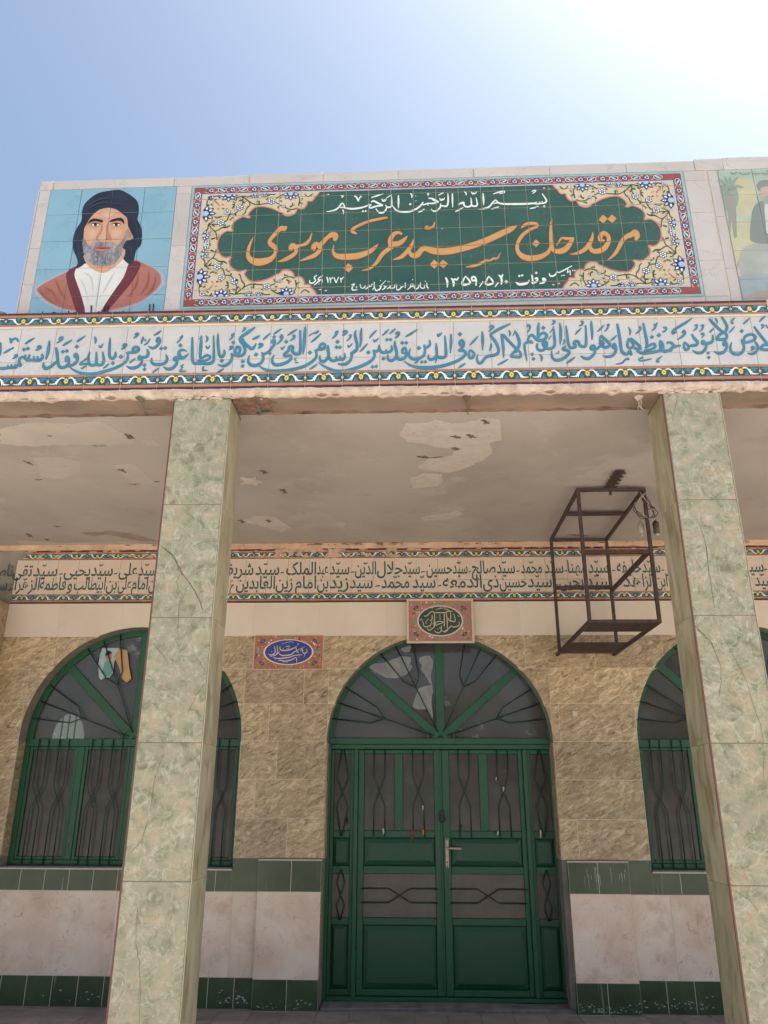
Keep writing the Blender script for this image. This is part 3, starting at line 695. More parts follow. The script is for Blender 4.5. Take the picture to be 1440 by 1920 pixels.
LB = [
 (0, 600, """8,305,22 5,400,30 0,480,24;565,460,26 575,500,36 545,540,38 505,542,38 465,542,36 420,540,34 370,545,34 335,520,32 308,498,30 270,520,30 258,560,36 268,600,44 290,625,50;
505,490,24 515,535,26;455,490,24 465,535,26;400,465,26 392,500,28 370,530,30;345,470,20 340,510,24;
250,592,26 235,615,30 215,640,34 185,642,36 140,645,36 95,648,36 50,655,38 0,655,38;205,600,20 205,635,24;155,600,20 160,640,24;105,610,20 112,645,24;
138,245,24 152,315,30;150,290,20 180,262,24 215,250,26 240,275,26 238,298,16;50,450,16 110,415,26 190,372,14;170,525,14 200,510,24 230,488,24 225,470,20 195,490,20 215,500,20;
D 325,400,58;D 375,388,58;338,325,16 390,290,28 465,245,12;478,412,12 520,395,26 552,370,26 535,352,22 508,370,24 540,385,20;668,280,14 660,360,40 645,450,38 618,535,16;
755,375,26 770,440,40 778,520,38 785,590,38 810,635,40 850,645,38 895,625,36 930,580,34 925,525,38 905,500,34 890,530,34 900,570,34;
778,555,30 735,590,34 680,635,38 620,655,44 590,630,42 590,575,14;
920,628,30 965,615,34 1010,590,38 1042,550,36 1045,490,36 1028,458,30 1008,475,34 1015,505,30 1040,510,24;
D 850,430,58;D 903,420,58;D 1037,362,66;845,350,14 900,315,28 980,268,10;1035,300,14 1080,265,28 1158,215,12;765,312,12 810,285,24 850,245,28 825,232,22 800,260,24 830,265,20;
945,642,8 1010,685,30 1090,718,36 1180,732,40 1290,728,42 1376,706,42 1496,672,38 1596,632,36 1676,585,34 1716,540,32 1726,475,28 1712,435,26;
1212,430,18 1195,500,30 1197,560,34 1210,600,38 1240,612,38 1290,600,38 1302,540,36 1302,430,18;1195,515,24 1130,550,20 1080,600,26 1130,596,28 1190,592,28;
1290,600,34 1330,608,38 1380,600,38 1402,540,38 1385,430,18;1090,662,12 1130,642,24 1172,618,10;1395,655,12 1440,622,24 1475,590,12;1280,225,14 1292,270,32 1285,322,12;1338,342,16 1350,368,24 1375,350,18 1392,322,14;1355,365,18 1380,370,16"""),
 (180, 600, """190,243,16 185,350,36 180,450,36 190,505,38 230,518,40 262,480,36 264,428,18;D 228,585,62;415,445,26 445,440,30 490,440,36 550,425,44 578,390,38 545,362,34 505,385,36 500,420,30;
D 338,498,70;338,395,12 380,375,30 418,335,16 385,325,24 360,355,24;450,582,12 490,552,26 532,520,12;
410,620,10 460,648,34 520,648,42 580,620,38 618,570,32 612,520,30 588,492,36 578,525,40 610,525,34;600,505,34 650,505,38 692,490,38 705,440,36 688,395,16;D 655,610,58;D 655,668,56;
505,248,10 545,222,26 575,188,20 550,180,20 525,205,20;608,275,14 640,262,20 635,232,16 618,290,22 612,325,12;645,342,10 690,312,22 735,252,10;672,262,18 660,290,12;
705,352,12 760,382,32 820,355,36 862,290,34 850,242,26 825,258,26 818,290,24 845,292,24;782,212,12 830,180,28 885,142,8;
755,510,14 748,565,30 790,598,38 860,602,38 930,582,38 962,530,34 945,468,16;D 880,388,58;D 935,380,62;762,712,12 805,682,26 855,645,10;
910,632,12 960,662,36 1020,658,42 1075,612,36 1098,555,34 1080,505,34 1050,530,30 1065,545,30 1110,525,34 1150,522,36;1140,520,38 1200,500,36 1255,452,8;1230,428,8 1180,405,28 1130,420,34 1122,470,46 1150,505,40;
D 1140,345,60;1090,312,12 1130,275,20 1160,230,24 1165,205,14;1150,225,24 1138,248,20;1185,600,12 1150,628,24 1178,645,12;1160,660,20 1132,690,22 1175,695,20 1222,685,10"""),
 (360, 600, """5,232,20 3,380,34 5,520,36 20,578,38 70,588,36 150,588,38 240,588,40 288,550,38 295,450,34 292,212,16;128,212,20 120,350,42 112,450,38 110,520,26;75,555,20 150,505,28 200,478,34 242,492,32 238,522,28 170,548,30 80,572,26;95,262,10 130,228,18;
185,214,12 210,250,28 188,305,12;188,350,14 205,380,24 225,375,20 242,345,12;165,628,12 140,655,20 165,662,12;135,680,18 170,682,20 212,682,10;
352,186,14 350,300,36 360,420,36 375,485,40 410,492,42 438,450,36 432,402,18;D 403,550,62;332,717,12 380,690,28 432,658,10;
345,602,10 420,622,36 490,592,38 530,540,34 542,485,32 530,450,26;530,480,28 560,470,30 600,482,38 650,485,38 695,465,38 718,410,36 695,335,38 655,285,38 655,240,36 720,192,40 780,150,40 855,98,16;
590,470,34 585,410,34 610,365,34 645,378,36 645,425,36 620,455,34;668,245,36 705,305,42 750,350,42 800,388,42 835,372,36 868,315,10;
D 557,305,60;D 685,560,58;D 683,622,58;498,274,10 535,245,22 562,195,24 555,175,14;545,190,22 535,220,20;498,405,12 540,382,26 548,355,22 505,372,22;672,162,12 705,137,24 722,112,22 690,112,18;812,264,12 870,240,32 920,212,12;958,268,12 1000,232,28 1057,180,10;890,387,12 925,362,30 955,335,26 920,322,26 900,348,26;
775,480,14 758,550,32 785,600,40 850,618,44 920,590,38 960,535,34 955,470,30 945,435,22;955,470,28 990,455,32 1030,440,36 1068,462,36;1035,435,30 1080,375,34 1112,325,34 1112,275,36 1085,285,34 1088,320,30;D 865,468,68;D 1110,230,56;1098,197,12 1150,160,26 1212,118,10;1142,332,12 1190,290,24 1222,240,28 1210,205,24 1192,235,24 1212,250;
900,618,8 960,658,30 1040,684,36 1150,690,40 1296,680,42 1440,652,42 1546,612,38 1636,552,36 1675,505,32 1680,450,30 1662,402,24;1672,430,26 1702,400,34 1746,395,42 1786,380,38 1793,335,34 1762,320,34 1728,350,34 1722,388,34;
1112,472,12 1080,540,32 1110,602,40 1180,605,42 1270,578,38 1338,525,36 1325,482,34 1255,490,38 1248,460,34 1300,420,32 1312,372,36 1340,355,34 1368,372,32 1352,412,38 1385,455,42 1430,460,42 1462,420,38 1461,140,24;
D 1272,295,62;1322,282,12 1370,252,28 1388,215,26 1355,212,24;1288,212,12 1350,170,28 1418,128,10;1203,367,16 1215,395,24 1235,375,20 1258,355,12;1412,508,12 1388,535,20 1412,548,12;1388,570,18 1410,578,18 1440,572,10"""),
 (540, 600, """240,85,8 230,130,34 222,260,38 215,360,34 202,465,12;280,218,10 330,185,18 390,168,24 412,142,20;350,175,18 395,178,20;308,302,12 370,255,26 448,182,10;D 297,440,64;290,667,12 340,636,28 398,595,10;
435,478,12 430,530,32 470,565,40 520,535,36 548,480,34 540,400,38 540,340,16;545,490,36 572,535,38 610,552,38 660,540,36 700,535,34 745,530,36 770,495,28 762,448,14;650,488,20 655,530,24;705,485,20 705,525,24;
D 668,295,64;D 655,368,56;D 700,370,56;596,253,12 645,205,26 675,150,22;658,150,24 638,190,24;672,592,14 740,602,36 800,585,40 850,530,34 860,475,34 850,435,24;855,450,30 890,432,42 925,400,40 932,330,36 905,205,34 920,140,12;
732,212,12 770,190,28 797,158,26 760,148,24 745,175,22;790,287,10 830,250,24 852,205,20 825,215,24;805,340,16 820,365,24 845,345,18 868,318,10;995,108,10 985,180,34 985,280,34 968,372,10;968,432,12 1020,380,26 1075,320,10;1098,247,12 1140,195,26 1197,138,10;
405,572,8 480,622,28 560,662,36 640,688,38 740,692,40 850,672,42 960,636,42 1060,592,40 1130,545,36 1168,490,34 1162,440,30 1152,402,22;1160,430,30 1192,425,36 1222,405,34 1232,335,20;
1235,345,20 1238,400,34 1272,440,38 1320,438,36 1370,432,36 1402,400,34 1395,345,18;1322,400,20 1325,430,24;D 1085,440,66;D 1140,635,58;D 1190,628,58;D 1290,524,60;D 1335,268,54;D 1385,268,54;1153,262,16 1165,290,26 1190,278,22 1222,248,12;1273,212,10 1320,170,26 1362,128,10;1368,192,10 1410,155,26 1455,118,10"""),
 (720, 590, """55,540,14 50,592,32 90,622,38 140,602,36 165,560,34 172,510,36 150,430,40 145,355,16;168,550,36 190,598,40 240,602,38 290,575,36 302,520,34 285,450,32 252,475,34 248,512,30 285,520,26;
D 245,382,58;D 300,382,60;143,322,12 180,295,26 208,248,26 175,240,24 160,272,22;287,302,12 360,260,28 455,198,10;360,455,8 337,520,28 352,580,36 410,602,40 480,590,38 540,545,34 552,480,30 542,405,22;550,455,26 582,440,34 620,405,32 612,342,16;
D 470,452,66;D 510,640,54;D 558,638,54;405,662,10 440,640,22 468,628,10;602,538,14 600,590,30 640,608,38 690,582,34 712,540,32 708,460,36 702,385,14;712,545,32 738,578,36 790,582,40 832,560,38 835,480,36 822,285,18;905,262,18 905,380,36 895,522,12;
718,262,12 730,292,24 755,275,20 782,245,12;740,255,14 760,280,16;708,598,22 693,660,8;268,628,8 350,682,28 450,710,38 600,718,44 750,702,42 900,662,40 1020,608,38 1092,550,36 1098,505,34 1045,482,38 1000,490,22;
1010,485,28 1060,440,32 1078,390,36 1050,348,34 1020,382,36 1032,412,34 1060,405;D 1025,265,68;997,724,10 1050,690,28 1103,658,10;1155,478,20 1145,540,32 1160,585,36 1200,578,36 1216,530,32 1185,492,28 1158,478,22;1152,417,10 1210,360,26 1272,292,10;1325,230,18 1332,340,38 1330,485,12"""),
 (900, 590, """-28,538,12 -42,600,28 -20,652,36 20,648,36 60,595,36 110,562,38 180,552,40 232,530,38 252,480,36 222,390,40 172,320,40 145,280,34 168,250,34 230,210,36 310,170,34 412,122,12;
150,385,12 150,430,28 128,495,10;112,228,10 150,198,24 182,165,28 150,152,24 125,178,20;318,585,14 315,450,36 300,330,36 290,260,24;298,272,30 330,292,38 400,370,38 480,450,36 525,482,30;
470,218,22 508,290,36 532,380,40 512,450,36 455,512,34 418,560,34 480,572,36 542,570,36 548,525,32 520,492,30 470,508;440,292,8 478,222,18;390,212,14 405,250,28 398,297,10;232,682,10 300,648,28 380,602,10;
635,632,10 618,540,26 602,450,30 602,395,28 650,370,38 692,370,42 700,395,30;640,355,26 670,290,32 712,280,34 752,325,36 795,350,40 862,340,40 902,290,36 870,250,36 820,262,32 782,318,30;795,110,16 785,180,36 785,310,32;D 855,180,64;
636,247,10 665,205,20 675,160,26 648,138,24 640,172,20;778,390,26 768,440,32 800,482,36 860,475,36 902,410,36 890,370,38 850,385,40 872,430,42 920,462,38 972,452,38 1008,410,36 1002,300,36 990,160,16;922,342,10 962,285,16;940,247,12 988,185,14;
962,142,10 1000,115,22 1008,90,24 978,90,22;1075,115,18 1088,200,36 1088,320,34 1080,410,8;D 705,535,58;D 722,600,58;800,535,12 835,580,30 822,632,10;
970,488,12 967,550,28 1002,608,36 1070,614,40 1140,582,38 1198,530,36 1198,490,32 1130,472,38 1118,455,28 1162,425,22;1160,150,18 1178,280,32 1195,400,36 1228,450,38 1290,432,36 1270,390,40 1290,360,38 1330,370,36 1342,410,38 1382,432,38 1432,400,36 1425,145,20;
1112,407,10 1142,370,22 1130,340,22;1168,657,10 1220,622,28 1284,572,10;1020,520,14 1060,520,12 1062,488,10;1283,272,10 1320,230,26 1368,182,8;1333,152,10 1370,140,22 1392,105,24 1360,88,22"""),
 (1060, 580, """350,158,10 350,200,32 362,320,34 360,417,10;200,628,10 260,662,36 320,662,40 382,610,36 402,550,34 385,492,34 345,510,36 352,540,36 402,537,34 450,522,34;
445,515,34 490,480,36 470,430,32 480,360,26 540,410,38 598,470,38 572,508,38 520,512,36 458,450,30;490,420,24 530,475,24;433,302,10 480,260,26 528,212,8;528,300,10 560,270,22 590,202,20 558,222,22;
502,628,12 570,642,36 640,622,38 682,560,34 677,490,32 655,468,30 640,510,36 675,525;607,427,10 650,395,26 692,352,8;700,196,24 720,300,36 740,430,38 755,540,38 790,598,40 842,602,38 872,560,34 892,625,34;
860,388,22 842,450,32 842,510,32 890,522,32 918,480,32 892,438,30 855,400;880,388,22 940,440,36 1002,500,36 1002,540,32 925,522,36;848,243,10 877,290,28 868,352,10;
955,555,22 1030,592,40 1120,588,40 1230,572,38 1290,557,38 1330,562,38 1400,562,38 1440,542,38;1050,186,24 1080,330,36 1102,460,36 1082,530,26;1082,528,24 1150,480,30 1202,470,34 1208,512,34 1150,542,28 1060,562,26;1290,552,32 1280,490,32 1280,428,26 1312,472,34 1322,532,32;
D 1168,375,60;D 1263,350,66;948,337,10 990,300,24 1018,258,26 995,232,22;1162,297,10 1210,250,24 1238,182,18;1205,200,24 1200,225,20;1308,310,12 1350,290,24 1362,250,24 1320,248,22;
678,742,10 760,727,20 810,680,24 852,665,26 850,690,18;1052,650,16 1000,670,20 1000,692,20 1060,692,20 1167,668,12;1308,632,6 1247,680,28 1240,708,28 1272,705,14;12,732,10 70,690,28 132,647,10"""),
 (1240, 580, """0,557,34 50,572,38 110,552,36 160,512,38 265,488,16;70,460,20 110,445,30 150,470,36 180,500;310,438,18 305,510,32 330,547,36 367,530,34 362,490,30 312,443,20;410,336,18 442,390,36 487,440,38 470,482,38 388,492,32;
413,122,12 330,180,32 230,240,34 160,290,32 155,327,30 205,305,18;215,412,10 280,370,28 322,320,28 302,288,26 285,322,22;418,553,12 480,587,34 550,582,38 597,530,34 602,480,32 567,428,36 555,462,38 620,462,38 692,430,36 692,345,18;
428,292,10 470,260,24 482,212,22 450,222,20;508,302,10 550,270,24 568,212,20 532,228,20;580,320,12 535,335,20 580,345,14 540,387,10;648,317,12 680,285,24 712,252,8;D 632,592,50;D 640,652,54;
708,568,12 780,597,36 850,572,38 882,510,34 872,440,30 840,460,36 850,500,30;645,128,28 700,190,38 770,260,38 835,312,34;805,88,18 850,160,34 887,240,38 862,300,36 790,342,36 748,402,38 820,408,38 882,390,36 872,330,32 840,325,26;
723,118,10 747,150,28 755,197,8;913,322,10 950,280,22 992,232,8;995,115,8 955,150,26 948,185,26 977,187,14;952,448,14 930,510,28 950,582,36 1020,607,40 1090,582,38 1117,510,32 1092,440,32 1088,405,18;
1098,452,32 1180,442,36 1257,410,36 1262,360,36 1200,340,36 1130,370,32 1110,430,32;D 1085,295,60;1162,595,12 1230,602,32 1292,560,34 1302,500,32 1270,438,18;1203,562,12 1250,530,26 1230,505,26 1215,532;1103,202,12 1150,160,26 1197,117,8;
1250,232,24 1320,330,34 1400,430,34 1460,500,32;1460,470,34 1370,490,38 1350,542,38 1450,547,36;1343,210,18 1380,220,26 1348,267,10;1410,210,16 1440,250,18 1480,230;1317,172,10 1360,130,26 1412,87,8"""),
]
joint = [('x', XJ, .0016), ('z', [4.231], .0016)]
for X_, Y_, txt in LB:
    pe = Print('calligraphy', frieze, YB, [letter_d, letter_b], joint); pe.lay(0, .0010); pe.cell = .016
    fn = lambda x, y: at(X_ + x / 7.2, Y_ + y / 7.2, YB)
    pe.strokes(txt, fn, grow=1.8, wk=1.04); pe.lay(1, .0026); pe.strokes(txt, fn, grow=-1.2, wk=1.04); pe.done()

# ================================================================ PARAPET
TH_ = -.0085; PIV = Vector((.2, YP, 5.2)); RY = Matrix.Rotation(TH_, 3, 'Y')
def pthing(name, u, label, cat):
    u = Vector(u); t = empty(name, PIV + RY @ (u - PIV), label, cat, rot=(0, TH_, 0)); ORG[t.name] = u; return t
def pl(px, py, Y=YP):
    x, z = at(px, py, Y); v = RY.transposed() @ Vector((x - PIV.x, 0, z - PIV.z)); return (PIV.x + v.x, PIV.z + v.z)
par = pthing('parapet_wall', (0, YP, 4.6), 'white marble clad parapet standing on the beam and framing the three tile murals', 'wall')
box('parapet_core', par, -2.655, 9, YP + .0052, YP + .24, 4.55, 5.82, grout)
ztop = [5.845, 5.846, 5.846, 5.848, 5.848, 5.85, 5.85, 5.853, 5.853, 5.865, 5.875, 5.875, 5.875]
xt = [-2.66, -2.565, -1.68, -1.13, -.60, -.06, .48, 1.02, 1.56, 2.04, 2.24, 3.3, 4.4]
for i, (a_, b_) in enumerate(zip(xt, xt[1:])):
    tile_obj('marble_slab', par, a_, b_, YP - .004 + (.003 if i % 3 else 0), 5.765, ztop[i] , marble_w, t=.012)
box('coping', par, -2.662, 9, YP - .002, YP + .26, 5.836, 5.842, marble_w)
zside = [4.55, 4.95, 5.25, 5.765]
for a_, b_ in zip(zside, zside[1:]):
    tile_obj('marble_slab', par, -2.66, -2.578, YP, a_, b_ if b_ != 5.25 else 5.25, marble_w, t=.012)
    box('end_slab', par, -2.668, -2.6605, YP - .002, YP + .25, a_ + .001, b_ - .001, marble_w)
for x0, x1, zz in ((-1.655, -1.545, [4.55, 4.71, 5.24, 5.70, 5.765]), (1.955, 2.105, [4.55, 4.71, 5.0, 5.40, 5.68, 5.765]), (2.122, 2.19, [4.55, 4.93, 5.36, 5.765]), (3.32, 4.4, [4.55, 5.1, 5.765])):
    for a_, b_ in zip(zz, zz[1:]): tile_obj('marble_slab', par, x0, x1, YP, a_, b_, marble_w, t=.012)
for i in range(9):
    tile_obj('marble_slab', par, -1.545 + .39 * i, min(-1.545 + .39 * (i + 1), 1.955), YP + .002, 4.55, 4.708, marble_w)
tile_obj('marble_slab', par, -2.578, -1.655, YP + .003, 4.55, 4.62, marble_w)

# ---- title panel
tp = pthing('title_panel', (.2, YP, 4.71), 'long green tile panel with orange calligraphic title inside a floral border', 'tile panel')
PX0, PX1, PZ0, PZ1 = -1.54, 1.948, 4.712, 5.758
pxj = [PX0 + (PX1 - PX0) * i / 22 for i in range(23)]; pzj = [PZ0, 4.858, 5.013, 5.168, 5.323, 5.478, 5.633, PZ1]
box('grout_bed', tp, PX0 + .001, PX1 - .001, YP - .0019, YP + .0045, PZ0 + .001, PZ1 - .001, mat('panel_grout', (.40, .41, .33), .8))
tile_grid('panel_tile', tp, YP - .003, pxj, pzj, green_p, gap=.0019, jit=.0002)
pj = [('x', pxj[1:-1], .0022), ('z', pzj[1:-1], .0022)]
PMAT = [cyan_b, red_b, lblue, cream, green_p, rose, vine, navy, white_p, pinkw]
pp = Print('painted_border', tp, YP - .003, PMAT, pj)
def ring_rect(p, x0, x1, z0, z1, w, mi):
    for q in ((x0, x1, z1 - w, z1), (x0, x1, z0, z0 + w), (x0, x0 + w, z0 + w, z1 - w), (x1 - w, x1, z0 + w, z1 - w)):
        p.poly([(q[0], q[2]), (q[1], q[2]), (q[1], q[3]), (q[0], q[3])], mi)
pp.lay(0, .0006); ring_rect(pp, PX0, PX1, PZ0, PZ1, .016, 0)
ring_rect(pp, PX0 + .016, PX1 - .016, PZ0 + .016, PZ1 - .016, .060, 1)
ring_rect(pp, PX0 + .076, PX1 - .076, PZ0 + .076, PZ1 - .076, .011, 2)
IX0, IX1, IZ0, IZ1 = PX0 + .087, PX1 - .087, PZ0 + .087, PZ1 - .087; XM, ZM = (PX0 + PX1) / 2, (PZ0 + PZ1) / 2
def unit(cx, cz, vert, k):
    def f(u, v): return (cx + v, cz + u) if vert else (cx + u, cz + v)
    def poly(P, mi): pp.poly([f(*q) for q in P], mi)
    def st(P, mi): pp.mi = mi; pp.strip([(a * 1000, b * 1000, w) for a, b, w in P], lambda x, z: f(x / 1000, z / 1000), k=3)
    pp.off = .0012; poly(ell((0, 0), .0235, .021, 9), 7)
    pp.off = .0026
    for q in range(6): a_ = q * math.pi / 3 + .3; poly(ell((.0125 * math.cos(a_), .0125 * math.sin(a_)), .0058, .0058, 6), 8 if q % 2 else 2)
    poly(ell((0, 0), .0045, .0045, 6), 7)
    s = 1 if k % 2 else -1
    for e in (1, -1):
        st([(e * .024, s * e * .014, 4), (e * .034, s * e * .021, 4), (e * .044, s * e * .016, 3.4), (e * .036, s * e * .010, 3)], 9)
        st([(e * .018, -s * e * .020, 3.2), (e * .034, -s * e * .021, 4), (e * .048, -s * e * .012, 4)], 9)
    c = .0777
    pp.off = .0015; poly(ell((c, 0), .030, .019, 12), 7)
    pp.off = .0030
    st([(c + .030 * math.cos(a_), .019 * math.sin(a_), 4.2) for a_ in (math.pi * 2 * q / 10 for q in range(11))], 8)
    for d in (-.014, 0., .014):
        st([(c - .012 + d * .7, s * (-.012 + d * .2), 3.4), (c + d * .6, s * (.001), 4), (c + .012 + d * .7, s * (.012 + d * .2), 3.4)], 8)
k = 0; u0 = .1554
nx = 21
for i in range(nx + 1):
    x = PX0 + .12 + (PX1 - PX0 - .24) * i / nx
    if i < nx:
        for z in (PZ0 + .046, PZ1 - .046): unit(x + .02, z, False, i)
for i in range(6):
    z = PZ0 + .115 + i * .152
    for x in (PX0 + .046, PX1 - .046): unit(x, z, True, i)
pp.off = .0006
pp.poly([(IX0, IZ0), (IX1, IZ0), (IX1, IZ1), (IX0, IZ1)], 3)
ca = lambda q: pl(350 + q[0] / 10.286, 330 + q[1] / 10.286, YP); cb = lambda q: pl(480 + q[0] / 9., 330 + q[1] / 9., YP); cc = lambda q: pl(330 + q[0] / 3.892, 320 + q[1] / 3.892, YP)
out1 = [cb(q) for q in ((1075, 322), (1040, 332), (1000, 370), (960, 428), (920, 440), (872, 436), (868, 480), (830, 540), (780, 570), (725, 562), (700, 556), (688, 600), (650, 652), (590, 680), (530, 685), (480, 672), (450, 634), (400, 620), (340, 590), (270, 560), (150, 532), (60, 530))] + \
       [ca(q) for q in ((1420, 600), (1320, 622), (1240, 690), (1200, 755), (1232, 806), (1190, 826), (1100, 800), (1000, 840), (920, 900), (880, 970), (880, 1035), (905, 1065), (870, 1085), (800, 1072), (720, 1105), (660, 1165), (620, 1234))] + [cc(q) for q in ((311, 500), (305, 545))]
out1 = [(min(max(x, IX0), XM), min(max(z, ZM), IZ1)) for x, z in out1]; out1[0] = (out1[0][0], IZ1)
mx = lambda p: (2 * XM - p[0], p[1]); mz = lambda p: (p[0], 2 * ZM - p[1])
loop = out1 + [mz(p) for p in out1[-2::-1]] + [mx(mz(p)) for p in out1] + [mx(p) for p in out1[-2::-1]]
pp.off = .0016; pp.poly(loop, 4)
pp.off = .0030; pp.mi = 5
for tf in (lambda p: p, mx, mz, lambda p: mx(mz(p))):
    pp.strip([(x * 1000, z * 1000, 9) for x, z in out1], lambda x, z: tf((x / 1000, z / 1000)), k=2)
VA = "1075,400,10 1090,480 1075,560 1040,600;1075,400,10 1180,480 1225,540 1200,600 1150,650 1130,720 1080,760,6;1080,410,10 1250,530 1340,560 1440,560;1075,400,10 950,430;1075,400,10 1200,410 1280,390;450,420,10 400,500 390,620;500,420,10 600,395 700,400;1090,480,18 1040,480,24 1010,495,6;1090,500,16 1110,520,22 1125,540,6;1000,680,10 930,740 840,745;835,745,12 810,800 780,860 740,890;830,850,14 862,856;950,740,14 945,780,22;600,945,10 500,940 420,940 500,900;420,940,12 490,1030 560,1090 580,1160 590,1240;420,940,12 410,1030 350,1090;530,1080,8 600,1060 680,1010,14 780,1000,20 840,960,6;540,790,8 590,820,14 690,790,8;900,500,8 930,560,14 880,640,20;400,560,10 445,582,18;610,400,10 650,440,20;500,950,22 550,985,8;560,1200,12 480,1230,24;690,640,26 730,640,8;700,1000,10 760,985,22"
VB = "0,490,8 90,485 200,470;340,390,10 400,350 460,320;380,360,16 430,385,6;330,455,9 400,485,6;370,555,12 380,520,8 440,500 500,540,10 560,570 640,570 700,545;540,590,16 530,622,8;620,460,8 610,510,12 570,530,20;710,340,9 740,400 730,470,14 720,520,8;730,450,18 790,480,10;820,310,9 880,360 960,310;60,430,8 50,480,18;130,320,8 180,350,12 250,320,8 330,320"
RB = "540,495,18 590,530,26 640,590,6;1190,590,16 1160,620,6;640,1050,18 610,1060,8"
def palm(c, r, ang, half=True):
    for q in range(5 if half else 9):
        a_ = ang + ((q - 2) * .72 if half else q * 2 * math.pi / 9)
        d = (math.cos(a_), math.sin(a_)); n = (-d[1], d[0])
        yield 7, [(c[0] + d[0] * r * t + n[0] * r * w, c[1] + d[1] * r * t + n[1] * r * w) for t, w in ((0, -.25), (.45, -.36), (.72, -.24), (1.12, 0), (.72, .24), (.45, .36), (0, .25))]
        yield 8, [(c[0] + d[0] * r * t + n[0] * r * w, c[1] + d[1] * r * t + n[1] * r * w) for t, w in ((.45, 0), (.62, -.13), (.85, -.05), (.9, .02), (.62, .13))]
    yield 2, [(c[0] + .33 * r * math.cos(2 * math.pi * q / 10), c[1] + .33 * r * math.sin(2 * math.pi * q / 10)) for q in range(10)]
def flower(c, r, star=False):
    yield 7, [(c[0] + r * (1 if q % 2 else .78) * math.cos(math.pi * q / 6), c[1] + r * (1 if q % 2 else .78) * math.sin(math.pi * q / 6)) for q in range(12)]
    for q in range(6):
        a_ = q * math.pi / 3 + .5; yield 8, ell((c[0] + .56 * r * math.cos(a_), c[1] + .56 * r * math.sin(a_)), .23 * r, .23 * r, 7)
    yield 2, ell(c, .2 * r, .2 * r, 7)
SH = []
m_ = .0034 
for c, r, a_ in ((ca((820, 372)), .062, -math.pi / 2), (ca((372, 740)), .068, 0), (cb((590, 312)), .056, -math.pi / 2), (ca((345, 1160)), .042, 0), (ca((1330, 372)), .032, -math.pi / 2), (cc((215, 540)), .038, 0), (cb((150, 312)), .030, -math.pi / 2)): SH += list(palm(c, r, a_))
for c, r in ((ca((1030, 625)), .030), (ca((665, 910)), .030), (cb((265, 440)), .031), (ca((470, 440)), .024), (ca((785, 710)), .028), (cb((470, 515)), .018)): SH += list(flower(c, r))
for i_, tf in enumerate((lambda p: p, mx, mz, lambda p: mx(mz(p)))):
    for txt, g, mi in ((VA, ca, 6), (VB, cb, 6), (RB, ca, 5)):
        pp.mi = mi; pp.off = .0020
        s_ = 10.286 if g is ca else 9
        for t, P in parse(txt):
            pp.strip(P, lambda x, y: tf(g((x, y))), 4.5, 2)
    for j, (mi, P) in enumerate(SH):
        pp.off = .0034 + (0 if mi == 7 else .0009 if mi == 8 else .0016)
        Q = [tf((min(max(x, IX0), IX1), min(max(z, IZ0), IZ1))) for x, z in P]
        pp.poly(Q, mi)
    for lx, ly, an, gg in ((560, 470, .6, ca), (700, 560, -.4, ca), (620, 640, .9, ca), (900, 560, .3, ca), (960, 470, 1.2, ca), (480, 560, -.9, ca), (520, 880, .2, ca), (640, 800, 1.1, ca), (770, 640, .5, ca), (1150, 500, .8, ca), (470, 1090, .4, ca), (620, 1180, 1.3, ca), (730, 960, .2, ca), (880, 820, .7, ca), (30, 440, .5, cb), (420, 430, -.6, cb), (640, 500, .9, cb), (700, 330, .2, cb), (780, 400, 1.2, cb), (190, 400, .7, cb), (560, 600, .1, cb)):
        c = gg((lx, ly)); pp.off = .0019
        pp.poly([tf((c[0] + a_ * math.cos(an) - b_ * math.sin(an), c[1] + a_ * math.sin(an) + b_ * math.cos(an))) for a_, b_ in ((-.014, 0), (-.004, .0055), (.006, .004), (.015, 0), (.006, -.005), (-.004, -.004))], 6 if (lx + ly) % 3 else 5)
    for c in (cb((1130, 345)), cb((1220, 325))):
        pp.off = .0036; pp.poly([tf(q) for q in ell(c, .012, .007, 7)], 5); pp.off = .0046; pp.poly([tf(q) for q in ell(c, .006, .004, 6)], 8)
pp.done()
